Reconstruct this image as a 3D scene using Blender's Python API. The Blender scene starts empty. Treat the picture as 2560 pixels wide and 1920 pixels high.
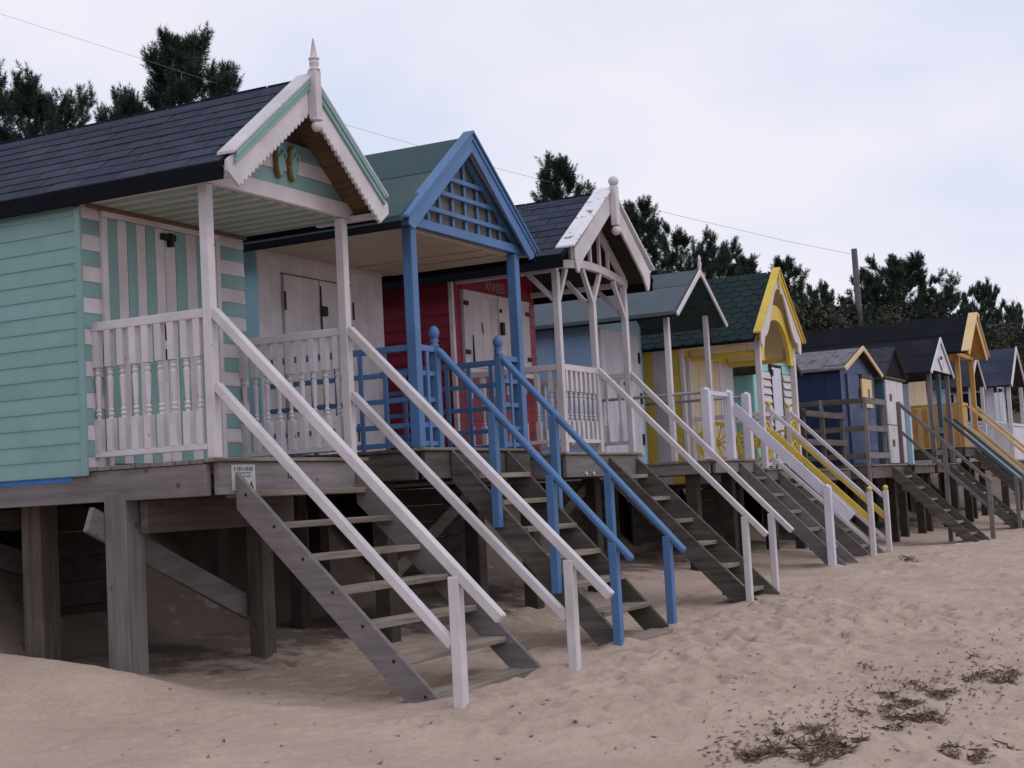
import bpy, bmesh, math, random
import numpy as np
from mathutils import Vector, Matrix

random.seed(7)
rng = np.random.default_rng(7)
S = bpy.context.scene
COL = S.collection

# ---------------------------------------------------------------- camera
CAM = Vector((-8.44039, -6.71337, 1.21312))
FPX = 3706.0                                    # focal length in pixels of the 2560 px wide photograph
def cam_axes(yaw, p, r):
    yaw, p, r = map(math.radians, (yaw, p, r))
    f = Vector((math.cos(p)*math.cos(yaw), math.cos(p)*math.sin(yaw), math.sin(p)))
    rt = Vector((math.sin(yaw), -math.cos(yaw), 0)); up = rt.cross(f)
    c, s = math.cos(r), math.sin(r)
    return c*rt+s*up, -s*rt+c*up, f
RT, UP, FW = cam_axes(27.046, 4.355, -3.056)
cd = bpy.data.cameras.new('camera'); cam = bpy.data.objects.new('camera', cd); COL.objects.link(cam)
M3 = Matrix((RT, UP, -FW)).transposed()
cam.matrix_world = Matrix.Translation(CAM) @ M3.to_4x4()
cd.sensor_width = 36.0; cd.lens = FPX/2560*36.0; cd.clip_end = 3000; cd.clip_start = .05
S.camera = cam
S.render.resolution_x, S.render.resolution_y = 1024, 768
def at(u, v, y):
    """point on the vertical plane y seen at pixel (u,v) of the 2212 px wide view of the photograph"""
    k = 2560/2212.0
    d = RT*((u*k-1280)/FPX) + UP*((960-v*k)/FPX) + FW
    return CAM + d*((y-CAM.y)/d.y)

# ---------------------------------------------------------------- world, sun, exposure
SUN_EL, SUN_AZ = math.radians(50), math.radians(262)      # azimuth: direction towards the sun, from +X counter-clockwise
W_ = bpy.data.worlds.new('World'); S.world = W_; W_.use_nodes = True
nt = W_.node_tree; N, L = nt.nodes, nt.links
N.clear()
out = N.new('ShaderNodeOutputWorld')
sky = N.new('ShaderNodeTexSky'); sky.sky_type = 'NISHITA'; sky.sun_disc = False
sky.sun_elevation = SUN_EL; sky.sun_rotation = math.pi/2 - SUN_AZ
sky.air_density = 1.0; sky.dust_density = 2.0; sky.ozone_density = 2.0
bg1 = N.new('ShaderNodeBackground'); bg1.inputs['Strength'].default_value = .06
L.new(sky.outputs[0], bg1.inputs['Color'])
tc = N.new('ShaderNodeTexCoord'); mp = N.new('ShaderNodeMapping'); mp.inputs['Scale'].default_value = (1, 1, 2.1)
mp.inputs['Location'].default_value = (1.9, 6.1, 4.2)
L.new(tc.outputs['Generated'], mp.inputs['Vector'])
no = N.new('ShaderNodeTexNoise'); no.inputs['Scale'].default_value = 2.6; no.inputs['Detail'].default_value = 4.5; no.inputs['Roughness'].default_value = .5
L.new(mp.outputs[0], no.inputs['Vector'])
cr = N.new('ShaderNodeValToRGB'); cr.color_ramp.elements[0].position = .32; cr.color_ramp.elements[1].position = .66
cr.color_ramp.elements[0].color = (.645, .715, .88, 1); cr.color_ramp.elements[1].color = (.87, .845, .93, 1)
cr.color_ramp.interpolation = 'EASE'
L.new(no.outputs['Fac'], cr.inputs[0])
bg2 = N.new('ShaderNodeBackground'); bg2.inputs['Strength'].default_value = 1.2
L.new(cr.outputs[0], bg2.inputs['Color'])
mx = N.new('ShaderNodeMixShader'); mx.inputs[0].default_value = .86
L.new(bg1.outputs[0], mx.inputs[1]); L.new(bg2.outputs[0], mx.inputs[2]); L.new(mx.outputs[0], out.inputs['Surface'])

sd = bpy.data.lights.new('sun', 'SUN'); sd.energy = .75; sd.angle = math.radians(40); sd.color = (1, .975, .975)
sun = bpy.data.objects.new('sun', sd); COL.objects.link(sun)
to_sun = Vector((math.cos(SUN_EL)*math.cos(SUN_AZ), math.cos(SUN_EL)*math.sin(SUN_AZ), math.sin(SUN_EL)))
sun.rotation_euler = (-to_sun).to_track_quat('-Z', 'Y').to_euler(); sun.location = (-10, -12, 20)
S.view_settings.view_transform = 'Standard'; S.view_settings.look = 'None'
S.view_settings.exposure = -0.06; S.view_settings.gamma = 1.0
S.render.engine = 'CYCLES'

# ---------------------------------------------------------------- materials
def lin(c):
    return tuple(((v/255)/12.92 if v/255 <= .04045 else ((v/255+.055)/1.055)**2.4) for v in c)
MATS = {}
def material(name, col, rough=.6, var=.12, scale=5.0, grain=None, chip=None, bump=.25, knots=0, stain=None, spec=.3, rnd=.08, metal=0):
    """painted or bare wood, felt, metal: colour noise, optional grain direction, chipped paint and stains"""
    m = bpy.data.materials.new(name); m.use_nodes = True; MATS[name] = m
    t = m.node_tree; n, l = t.nodes, t.links
    b = n['Principled BSDF']; b.inputs['Roughness'].default_value = rough; b.inputs['Specular IOR Level'].default_value = spec
    b.inputs['Metallic'].default_value = metal
    tc = n.new('ShaderNodeTexCoord'); oi = n.new('ShaderNodeObjectInfo')
    mul = n.new('ShaderNodeVectorMath'); mul.operation = 'MULTIPLY_ADD'; mul.inputs[1].default_value = (17.3, 29.1, 41.7)
    cmb = n.new('ShaderNodeCombineXYZ')
    for i in range(3): l.new(oi.outputs['Random'], cmb.inputs[i])
    l.new(cmb.outputs[0], mul.inputs[0]); l.new(tc.outputs['Object'], mul.inputs[2])
    mp = n.new('ShaderNodeMapping'); l.new(mul.outputs[0], mp.inputs['Vector'])
    if grain: mp.inputs['Scale'].default_value = {'x': (.07, 1, 1), 'y': (1, .07, 1), 'z': (1, 1, .07)}[grain]
    nz = n.new('ShaderNodeTexNoise'); nz.inputs['Scale'].default_value = scale*(6 if grain else 1); nz.inputs['Detail'].default_value = 6; nz.inputs['Roughness'].default_value = .65
    l.new(mp.outputs[0], nz.inputs['Vector'])
    nb = n.new('ShaderNodeTexNoise'); nb.inputs['Scale'].default_value = 1.7; nb.inputs['Detail'].default_value = 4
    l.new(mul.outputs[0], nb.inputs['Vector'])
    mix = n.new('ShaderNodeMix'); mix.data_type = 'RGBA'
    lo = tuple(c*(1-var*1.6) for c in col); hi = tuple(min(1, c*(1+var)) for c in col)
    mix.inputs['A'].default_value = (*lo, 1); mix.inputs['B'].default_value = (*hi, 1)
    r1 = n.new('ShaderNodeMapRange'); r1.inputs['From Min'].default_value = .3; r1.inputs['From Max'].default_value = .7
    l.new(nz.outputs['Fac'], r1.inputs['Value']); l.new(r1.outputs[0], mix.inputs['Factor'])
    cur = mix.outputs['Result']
    def over(cur, fac, color):
        q = n.new('ShaderNodeMix'); q.data_type = 'RGBA'; l.new(cur, q.inputs['A']); q.inputs['B'].default_value = (*color, 1)
        l.new(fac, q.inputs['Factor']); return q.outputs['Result']
    if stain:
        r2 = n.new('ShaderNodeMapRange'); r2.inputs['From Min'].default_value = .48; r2.inputs['From Max'].default_value = .72; r2.inputs['To Max'].default_value = stain[1]
        l.new(nb.outputs['Fac'], r2.inputs['Value']); cur = over(cur, r2.outputs[0], stain[0])
    if knots:
        vo = n.new('ShaderNodeTexVoronoi'); vo.inputs['Scale'].default_value = 4.2; l.new(mul.outputs[0], vo.inputs['Vector'])
        r3 = n.new('ShaderNodeMapRange'); r3.inputs['From Min'].default_value = .05; r3.inputs['From Max'].default_value = .12; r3.inputs['To Min'].default_value = knots; r3.inputs['To Max'].default_value = 0
        l.new(vo.outputs['Distance'], r3.inputs['Value']); cur = over(cur, r3.outputs[0], tuple(c*.18 for c in col))
    if chip:
        nc = n.new('ShaderNodeTexNoise'); nc.inputs['Scale'].default_value = chip[2]; nc.inputs['Detail'].default_value = 7; nc.inputs['Roughness'].default_value = .7
        l.new(mul.outputs[0], nc.inputs['Vector'])
        r4 = n.new('ShaderNodeMapRange'); r4.inputs['From Min'].default_value = chip[1]; r4.inputs['From Max'].default_value = chip[1]+.03
        l.new(nc.outputs['Fac'], r4.inputs['Value']); cur = over(cur, r4.outputs[0], chip[0])
    hs = n.new('ShaderNodeHueSaturation'); r5 = n.new('ShaderNodeMapRange'); r5.inputs['To Min'].default_value = 1-rnd; r5.inputs['To Max'].default_value = 1+rnd
    l.new(oi.outputs['Random'], r5.inputs['Value']); l.new(r5.outputs[0], hs.inputs['Value']); l.new(cur, hs.inputs['Color'])
    l.new(hs.outputs[0], b.inputs['Base Color'])
    if bump:
        bp = n.new('ShaderNodeBump'); bp.inputs['Strength'].default_value = bump; bp.inputs['Distance'].default_value = .006
        l.new(nz.outputs['Fac'], bp.inputs['Height']); l.new(bp.outputs[0], b.inputs['Normal'])
    return m
def paint(name, rgb, **k):
    k.setdefault('stain', ((.28, .24, .20), .22)); k.setdefault('var', .05); k.setdefault('rough', .5); k.setdefault('bump', .12); k.setdefault('rnd', .04)
    return material(name, lin(rgb), **k)
RUST = (.12, .055, .03)
paint('white_paint', (206, 199, 202), chip=((.26, .22, .19), .655, 11), stain=((.30, .27, .24), .38), var=.07)
paint('dulled_white_paint', (196, 182, 158))  # white dulled towards cream, porch shade put into the ceiling colour
paint('mint_paint', (128, 163, 161), stain=((.16, .24, .23), .4), chip=((.30, .33, .31), .69, 12))
paint('blue_paint', (82, 118, 164), stain=((.05, .09, .16), .4), chip=((.20, .22, .25), .66, 10))
paint('red_paint', (138, 42, 58), stain=((.12, .02, .03), .3))
paint('pale_blue_paint', (136, 166, 200), stain=((.2, .27, .36), .3))
paint('ice_blue_paint', (172, 208, 224))
paint('yellow_paint', (214, 186, 78), stain=((.35, .22, .04), .3))
paint('peeling_white_paint', (226, 224, 230), chip=((.16, .14, .13), .57, 7), bump=.4)
paint('cream_paint', (226, 208, 168))
paint('tan_paint', (196, 150, 88), stain=((.2, .12, .05), .4))
paint('pale_tan_paint', (214, 184, 132))
paint('teal_paint', (64, 92, 106), stain=((.02, .06, .1), .5))
paint('navy_paint', (33, 44, 78), chip=((.16, .15, .15), .66, 5), stain=((.012, .02, .06), .5))
paint('bright_navy_paint', (46, 62, 104), chip=((.16, .15, .15), .68, 6))
paint('pale_mint_paint', (150, 210, 205), stain=((.2, .3, .27), .4))
paint('lilac_white_paint', (206, 204, 216))
T_GREY, T_BRN, T_DARK = (.200, .176, .178), (.118, .095, .080), (.05, .04, .033)
for g in 'xyz':
    material('grey_timber_'+g, T_GREY, rough=.85, var=.2, scale=3.2, grain=g, bump=.5, knots=.75, stain=((.10, .085, .08), .5), rnd=.14)
    material('brown_timber_'+g, T_BRN, rough=.85, var=.3, scale=3.2, grain=g, bump=.5, knots=.4, stain=((.06, .045, .035), .6), rnd=.14)
    material('green_timber_'+g, (.105, .093, .082), rough=.9, var=.35, scale=3.2, grain=g, bump=.5, knots=.4, stain=((.06, .058, .035), .6), rnd=.15)
material('tread_timber', (.255, .21, .172), rough=.9, var=.35, scale=3.2, grain='x', bump=.5, knots=.4, stain=((.12, .095, .07), .7), rnd=.12)
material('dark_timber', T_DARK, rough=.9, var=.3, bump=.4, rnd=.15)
material('shaded_cream_panel', (.15, .135, .125), rough=.8, var=.15)
material('soffit_brown', (.16, .095, .06), rough=.8, var=.25, grain='y', bump=.3)
material('slate_shingle', spec=.08, col=(.042, .050, .075), rough=.9, var=.25, scale=60, bump=.5, rnd=.12, stain=((.08, .086, .11), .35))
material('dark_felt', spec=.08, col=(.008, .009, .014), rough=.85, var=.3, scale=40, bump=.4, stain=((.014, .015, .02), .5))
material('black_felt', spec=.08, col=(.016, .015, .021), rough=.9, var=.3, scale=30, bump=.4, stain=((.035, .033, .038), .5))
material('green_felt', spec=.08, col=(.062, .098, .112), rough=.95, var=.22, scale=70, bump=.4, stain=((.09, .115, .10), .6))
material('grey_felt', spec=.08, col=(.10, .118, .138), rough=.95, var=.2, scale=70, bump=.4, stain=((.075, .095, .11), .6))
material('green_shingle', spec=.08, col=(.022, .037, .040), rough=.9, var=.35, scale=50, bump=.3, rnd=.08)
material('dark_green_board', (.035, .06, .062), rough=.9, var=.3, bump=.3)
material('weathered_felt', spec=.08, col=(.17, .165, .185), rough=.95, var=.3, scale=12, bump=.5, chip=((.03, .03, .035), .60, 3))
material('charcoal_felt', spec=.08, col=(.045, .05, .06), rough=.95, var=.3, scale=12, bump=.5)
material('rusty_iron', (.05, .03, .025), rough=.8, var=.5, scale=30, bump=.3)
material('black_iron', (.012, .012, .013), rough=.6, var=.3, scale=30)
material('galvanised_pipe', (.32, .31, .31), rough=.6, var=.2, scale=20, stain=((.2, .12, .08), .6))
material('rope_ochre', (.22, .15, .045), rough=.9, var=.4, scale=40)
material('blue_tarp', (.05, .22, .60), rough=.5, var=.1)
material('paper_notice', (.50, .52, .50), rough=.8, var=.12, scale=14, stain=((.35, .36, .35), .5))
material('faded_ink', (.16, .2, .2), rough=.8)
material('dark_ink', (.03, .035, .04), rough=.8)
material('cream_ink', (.40, .29, .26), rough=.8)
material('window_dark', (.012, .014, .02), rough=.12, var=.2, spec=.5, bump=0)
material('pole_wood', (.10, .09, .095), rough=.9, var=.3, grain='z', bump=.4)
material('wire_black', (.30, .28, .32), rough=.7, bump=0)
material('bark', (.07, .05, .04), rough=.95, var=.4, scale=8, bump=.6)
material('bare_twig', (.16, .12, .11), rough=.95, var=.3, scale=8, bump=0)

def leaf_mat(name, a, b):
    m = bpy.data.materials.new(name); m.use_nodes = True; MATS[name] = m
    n, l = m.node_tree.nodes, m.node_tree.links; p = n['Principled BSDF']
    p.inputs['Roughness'].default_value = .6; p.inputs['Specular IOR Level'].default_value = .25
    g = n.new('ShaderNodeNewGeometry'); mi = n.new('ShaderNodeMix'); mi.data_type = 'RGBA'
    mi.inputs['A'].default_value = (*a, 1); mi.inputs['B'].default_value = (*b, 1)
    l.new(g.outputs['Random Per Island'], mi.inputs['Factor']); l.new(mi.outputs['Result'], p.inputs['Base Color'])
leaf_mat('pine_needles', (.016, .030, .020), (.036, .058, .038))
leaf_mat('scrub_leaves', (.016, .022, .013), (.042, .044, .026))
leaf_mat('seaweed', (.075, .052, .038), (.25, .17, .125))
leaf_mat('dry_weed', (.10, .07, .05), (.24, .17, .13))
leaf_mat('marram', (.10, .10, .05), (.20, .18, .10))

def sand_material():
    m = bpy.data.materials.new('sand'); m.use_nodes = True; MATS['sand'] = m
    n, l = m.node_tree.nodes, m.node_tree.links; p = n['Principled BSDF']; p.inputs['Roughness'].default_value = .95
    p.inputs['Specular IOR Level'].default_value = .15
    tc = n.new('ShaderNodeTexCoord')
    a = n.new('ShaderNodeTexNoise'); a.inputs['Scale'].default_value = 1.1; a.inputs['Detail'].default_value = 7; l.new(tc.outputs['Object'], a.inputs['Vector'])
    f = n.new('ShaderNodeTexNoise'); f.inputs['Scale'].default_value = 26; f.inputs['Detail'].default_value = 6; f.inputs['Roughness'].default_value = .7; l.new(tc.outputs['Object'], f.inputs['Vector'])
    c = n.new('ShaderNodeValToRGB'); c.color_ramp.elements[0].position = .3; c.color_ramp.elements[1].position = .7
    c.color_ramp.elements[0].color = (.39, .293, .238, 1); c.color_ramp.elements[1].color = (.49, .376, .308, 1); l.new(a.outputs['Fac'], c.inputs[0])
    c2 = n.new('ShaderNodeMix'); c2.data_type = 'RGBA'; c2.blend_type = 'MULTIPLY'; c2.inputs['Factor'].default_value = 1
    r = n.new('ShaderNodeValToRGB'); r.color_ramp.elements[0].position = .25; r.color_ramp.elements[0].color = (.80, .79, .78, 1); r.color_ramp.elements[1].position = .6; r.color_ramp.elements[1].color = (1, 1, 1, 1)
    l.new(f.outputs['Fac'], r.inputs[0]); l.new(c.outputs[0], c2.inputs['A']); l.new(r.outputs[0], c2.inputs['B'])
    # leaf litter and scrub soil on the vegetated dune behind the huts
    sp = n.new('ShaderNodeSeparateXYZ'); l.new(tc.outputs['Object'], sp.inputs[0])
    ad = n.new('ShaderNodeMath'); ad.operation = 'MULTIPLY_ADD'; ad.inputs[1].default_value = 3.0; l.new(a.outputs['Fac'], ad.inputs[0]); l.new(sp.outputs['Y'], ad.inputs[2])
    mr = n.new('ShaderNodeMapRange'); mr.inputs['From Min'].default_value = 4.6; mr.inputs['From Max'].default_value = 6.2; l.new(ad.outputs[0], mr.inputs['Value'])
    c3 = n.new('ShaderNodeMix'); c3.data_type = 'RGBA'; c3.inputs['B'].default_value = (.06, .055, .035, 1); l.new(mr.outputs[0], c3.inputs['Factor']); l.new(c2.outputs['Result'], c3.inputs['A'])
    pm = n.new('ShaderNodeTexNoise'); pm.inputs['Scale'].default_value = 2.3; pm.inputs['Detail'].default_value = 8; pm.inputs['Roughness'].default_value = .7; l.new(tc.outputs['Object'], pm.inputs['Vector'])  # brown debris under the huts, darkened further to paint in the deck shade
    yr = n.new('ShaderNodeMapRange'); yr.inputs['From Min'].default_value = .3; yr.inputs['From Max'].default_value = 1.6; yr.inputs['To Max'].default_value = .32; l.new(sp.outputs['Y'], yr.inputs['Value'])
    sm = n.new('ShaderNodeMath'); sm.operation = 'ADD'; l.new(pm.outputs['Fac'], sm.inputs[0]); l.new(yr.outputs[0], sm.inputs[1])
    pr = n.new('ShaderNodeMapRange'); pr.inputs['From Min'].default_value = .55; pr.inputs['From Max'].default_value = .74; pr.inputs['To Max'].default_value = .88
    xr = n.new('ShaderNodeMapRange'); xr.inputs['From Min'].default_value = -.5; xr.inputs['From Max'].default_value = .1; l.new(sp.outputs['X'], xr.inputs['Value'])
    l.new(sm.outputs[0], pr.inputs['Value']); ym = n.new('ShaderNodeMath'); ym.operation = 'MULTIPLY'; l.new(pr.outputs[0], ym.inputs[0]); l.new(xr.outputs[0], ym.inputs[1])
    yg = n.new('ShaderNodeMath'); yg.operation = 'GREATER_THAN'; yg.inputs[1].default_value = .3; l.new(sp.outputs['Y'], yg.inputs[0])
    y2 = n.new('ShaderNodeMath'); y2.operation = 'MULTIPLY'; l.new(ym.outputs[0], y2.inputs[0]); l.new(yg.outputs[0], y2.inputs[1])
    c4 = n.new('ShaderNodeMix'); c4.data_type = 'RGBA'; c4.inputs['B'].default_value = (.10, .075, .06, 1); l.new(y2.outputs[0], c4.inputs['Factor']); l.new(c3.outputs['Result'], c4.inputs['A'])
    l.new(c4.outputs['Result'], p.inputs['Base Color'])
    b1 = n.new('ShaderNodeBump'); b1.inputs['Strength'].default_value = .4; b1.inputs['Distance'].default_value = .03; l.new(f.outputs['Fac'], b1.inputs['Height'])
    g = n.new('ShaderNodeTexNoise'); g.inputs['Scale'].default_value = 9; g.inputs['Detail'].default_value = 5; l.new(tc.outputs['Object'], g.inputs['Vector'])
    b2 = n.new('ShaderNodeBump'); b2.inputs['Strength'].default_value = .3; b2.inputs['Distance'].default_value = .05; l.new(g.outputs['Fac'], b2.inputs['Height']); l.new(b1.outputs[0], b2.inputs['Normal'])
    l.new(b2.outputs[0], p.inputs['Normal'])
sand_material()

# ---------------------------------------------------------------- object helpers
WO = {}                                              # world offset of every object built
def tag(o, label, cat, group=None, kind=None):
    if label: o['label'] = label
    if cat: o['category'] = cat
    if group: o['group'] = group
    if kind: o['kind'] = kind
    return o
def link(o, parent, loc):
    COL.objects.link(o); WO[o.name] = Vector(loc)
    if parent is not None:
        o.parent = parent; o.location = Vector(loc)-WO[parent.name]
    else: o.location = loc
    return o
def thing(name, label, cat, loc, group=None):
    o = bpy.data.objects.new(name, None); o.empty_display_size = .2
    return tag(link(o, None, loc), label, cat, group)
def inst(me, name, parent, loc, rot=None, scale=None):
    o = bpy.data.objects.new(name, me); link(o, parent, loc)
    if rot is not None: o.rotation_euler = rot
    if scale is not None: o.scale = scale
    return o
class MB:
    def __init__(s): s.v, s.f = [], []
    def add(s, vs, fs):
        k = len(s.v); s.v += [tuple(p) for p in vs]; s.f += [tuple(i+k for i in f) for f in fs]; return s
    HX = [(0, 3, 2, 1), (4, 5, 6, 7), (0, 1, 5, 4), (1, 2, 6, 5), (2, 3, 7, 6), (3, 0, 4, 7)]
    def hexa(s, p): return s.add(p, s.HX)
    def box(s, x0, x1, y0, y1, z0, z1):
        return s.hexa([(x0, y0, z0), (x1, y0, z0), (x1, y1, z0), (x0, y1, z0), (x0, y0, z1), (x1, y0, z1), (x1, y1, z1), (x0, y1, z1)])
    def bar(s, p, q, w, h, up=(0, 0, 1)):
        """rectangular bar from p to q: w across, h in the up direction"""
        p, q = Vector(p), Vector(q); d = (q-p).normalized(); a = d.cross(Vector(up)).normalized()*(w/2); b = a.cross(d).normalized()*(h/2)
        return s.hexa([p-a-b, p+a-b, q+a-b, q-a-b, p-a+b, p+a+b, q+a+b, q-a+b])
    def prism(s, poly, axis, a, b):
        def P(u, v, t): return {'y': (u, t, v), 'x': (t, u, v), 'z': (u, v, t)}[axis]
        n = len(poly); vs = [P(u, v, a) for u, v in poly]+[P(u, v, b) for u, v in poly]
        return s.add(vs, [tuple(range(n)), tuple(range(2*n-1, n-1, -1))]+[(i, i+n, (i+1) % n+n, (i+1) % n) for i in range(n)])
    def lathe(s, c, prof, n=8, axis='z'):
        vs, fs = [], []
        for r, z in prof:
            for k in range(n):
                a = 2*math.pi*k/n; u, w = r*math.cos(a), r*math.sin(a)
                o = {'z': (u, w, z), 'x': (z, u, w), 'y': (u, z, w)}[axis]
                vs.append((c[0]+o[0], c[1]+o[1], c[2]+o[2]))
        m = len(prof)
        for i in range(m-1):
            for k in range(n): fs.append((i*n+k, i*n+(k+1) % n, (i+1)*n+(k+1) % n, (i+1)*n+k))
        fs.append(tuple(range(n-1, -1, -1))); fs.append(tuple((m-1)*n+k for k in range(n)))
        return s.add(vs, fs)
    def ball(s, c, r, n=10, m=7):
        return s.lathe(c, [(max(.002, r*math.sin(math.pi*i/m)), -r*math.cos(math.pi*i/m)) for i in range(m+1)], n)
    def tube(s, pts, r, n=6):
        pts = [Vector(p) for p in pts]; vs, fs = [], []
        rr = r if isinstance(r, (list, tuple)) else [r]*len(pts)
        for i, p in enumerate(pts):
            d = (pts[min(i+1, len(pts)-1)]-pts[max(i-1, 0)]).normalized(); a = d.cross(Vector((.13, .21, .97)) if abs(d.z) < .9 else Vector((1, 0, 0))).normalized(); b = d.cross(a)
            for k in range(n):
                t = 2*math.pi*k/n; vs.append(p+(a*math.cos(t)+b*math.sin(t))*rr[i])
        for i in range(len(pts)-1):
            for k in range(n): fs.append((i*n+k, i*n+(k+1) % n, (i+1)*n+(k+1) % n, (i+1)*n+k))
        fs.append(tuple(range(n-1, -1, -1))); fs.append(tuple((len(pts)-1)*n+k for k in range(n)))
        return s.add(vs, fs)
    def mesh(s, name, mat, bev=0, smooth=False, off=None):
        me = bpy.data.meshes.new(name)
        v = s.v if off is None else [(p[0]-off[0], p[1]-off[1], p[2]-off[2]) for p in s.v]
        me.from_pydata(v, [], s.f); me.materials.append(MATS[mat])
        bm = bmesh.new(); bm.from_mesh(me)
        bmesh.ops.recalc_face_normals(bm, faces=bm.faces)
        if bev: bmesh.ops.bevel(bm, geom=[e for e in bm.edges if e.is_manifold and e.calc_face_angle(0) > .5], offset=bev, segments=1, affect='EDGES', profile=.6)
        bm.to_mesh(me); bm.free()
        if smooth: me.shade_smooth()
        return me
    def build(s, name, mat, parent=None, bev=0, smooth=False, loc=None):
        off = WO[parent.name] if (parent is not None and loc is None) else (Vector(loc) if loc is not None else Vector((0, 0, 0)))
        me = s.mesh(name, mat, bev, smooth, off)
        o = bpy.data.objects.new(name, me); return link(o, parent, off)
def box(name, mat, parent, x0, x1, y0, y1, z0, z1, bev=.004): return MB().box(x0, x1, y0, y1, z0, z1).build(name, mat, parent, bev)
def bar(name, mat, parent, p, q, w, h, up=(0, 0, 1), bev=.004): return MB().bar(p, q, w, h, up).build(name, mat, parent, bev)
def text_part(name, body, mat, parent, loc, size, rot=(math.pi/2, 0, 0), sx=1.0):
    cu = bpy.data.curves.new(name, 'FONT'); cu.body = body; cu.size = size; cu.extrude = .002; cu.align_x = 'CENTER'; cu.align_y = 'CENTER'
    tmp = bpy.data.objects.new('tmp_text', cu); COL.objects.link(tmp)
    dg = bpy.context.evaluated_depsgraph_get(); me = bpy.data.meshes.new_from_object(tmp.evaluated_get(dg))
    bpy.data.objects.remove(tmp); me.materials.clear(); me.materials.append(MATS[mat]); me.name = name
    return inst(me, name, parent, loc, rot, (sx, 1, 1))

# ---------------------------------------------------------------- ground: one sheet of sand rising to the dune
def vnoise(x, y, seed=0):
    xi, yi = np.floor(x).astype(np.int64), np.floor(y).astype(np.int64); fx, fy = x-xi, y-yi
    def h(i, j):
        k = (i*374761393+j*668265263+seed*974711) & 0x7fffffff; k = (k ^ (k >> 13))*1274126177 & 0x7fffffff
        return ((k ^ (k >> 16)) & 0xffff)/65535.0
    u, v = fx*fx*(3-2*fx), fy*fy*(3-2*fy)
    return (h(xi, yi)*(1-u)+h(xi+1, yi)*u)*(1-v)+(h(xi, yi+1)*(1-u)+h(xi+1, yi+1)*u)*v-.5
def base_height(x, y):
    x, y = np.asarray(x, float), np.asarray(y, float)
    c = np.interp(x, [-30, -5, 0, 3.8, 7.2, 11.5, 13.6, 17, 20.5, 30, 60, 200], [-.1, -.1, -.14, -.11, -.04, .05, .09, .0, -.13, -.1, 0, .2])
    z = c + np.where(y < -1.8, (y+1.8)*.034, 0)
    z = np.maximum(z, -1.6+0*x)
    z = z + np.clip(y+.4, 0, 2.6)*.10
    z = z + np.interp(y, [2.0, 2.6, 3.2, 4.0, 5, 8, 12, 20, 60], [0, .40, .95, 1.5, 1.75, 2.4, 3.0, 4.2, 7.0])*np.interp(x, [-20, 25, 50, 100], [1, 1, 1.35, 2.0])
    # wind-blown mound beside the first hut, hollow under its platform
    m = np.exp(-((x+.55)/.50)**2)*np.interp(y, [-1.6, -.8, -.1, .4, 1.2, 3], [0, .04, .115, .165, .165, .09])
    m2 = np.interp(x, [-6, -2.5, -.9, -.5, -.15, .25], [0, .02, .07, .05, 0, 0])*np.interp(y, [-2.4, -1.2, .2, 2], [0, .5, 1, 1])
    return z+m+m2
def fbm(x, y, sc, o, seed=0):
    s = 0; a = 1.0
    for k in range(o): s = s+a*vnoise(x*sc, y*sc, seed+k); sc *= 2.03; a *= .5
    return s
def grid_coords(lo, f0, f1, hi, step, grow=1.12):
    mid = list(np.arange(f0, f1, step)); a = []; d = step; p = f0
    while p > lo: d *= grow; p -= d; a.append(p)
    b = []; d = step; p = mid[-1]
    while p < hi: d *= grow; p += d; b.append(p)
    return np.array(a[::-1]+mid+b)
gx = np.concatenate([grid_coords(-900, -3.4, 7.0, 7.01, .03)[:-1], np.arange(7.0, 14, .05), np.arange(14, 26, .1), grid_coords(26, 26, 60, 1500, .5)])
gx = np.unique(np.round(gx, 4)); gy = np.unique(np.round(grid_coords(-900, -6.4, 2.2, 900, .032, 1.10), 4))
GX, GY = np.meshgrid(gx, gy)
Z = base_height(GX, GY)
Z += fbm(GX, GY, .45, 3, 11)*.05*np.clip((GY < 3)*1.0, .3, 1)
near = (GX > -6) & (GX < 40) & (GY > -9) & (GY < 4)
Z += np.where(near, fbm(GX, GY, 2.6, 3, 5)*.026+fbm(GX, GY, 9, 2, 8)*.006, 0)
def dimples(n, x0, x1, y0, y1, seed, deep=1.0):
    r = np.random.default_rng(seed)
    for _ in range(n):
        px, py = r.uniform(x0, x1), r.uniform(y0, y1)
        a, b = r.uniform(.06, .16), r.uniform(.035, .085); t = r.uniform(0, 6.28); dep = r.uniform(.008, .028)*deep*(1 if r.random() < .8 else 1.5)
        ix0, ix1 = np.searchsorted(gx, px-.4), np.searchsorted(gx, px+.4); iy0, iy1 = np.searchsorted(gy, py-.4), np.searchsorted(gy, py+.4)
        if ix1-ix0 < 3 or iy1-iy0 < 3: continue
        X, Y = GX[iy0:iy1, ix0:ix1]-px, GY[iy0:iy1, ix0:ix1]-py
        u, w = (X*math.cos(t)+Y*math.sin(t))/a, (-X*math.sin(t)+Y*math.cos(t))/b; q = u*u+w*w
        Z[iy0:iy1, ix0:ix1] += -dep*np.exp(-q)+dep*.45*np.exp(-((np.sqrt(q)-1.6)**2)*2.2)
for fx_, fy_ in ((0, -1.93), (1.75, -1.93), (.15, -1.75), (1.72, -1.75), (3.2, -1.67), (4.45, -1.67), (3.3, -1.72), (4.38, -1.72), (6.8, -1.65), (7.73, -1.65), (11.24, -1.35), (13.13, -1.45), (14.12, -1.45), (0, .8), (1.62, .8)):
    q = np.hypot(GX-fx_-.05, (GY-fy_-.03)*1.3); ph = np.arctan2(GY-fy_, GX-fx_)
    Z += (.042*np.exp(-(q/.17)**2)-.028*np.exp(-(np.hypot(GX-fx_+.16, GY-fy_+.04)/.12)**2))*np.where(q < 1, 1, 0)
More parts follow.
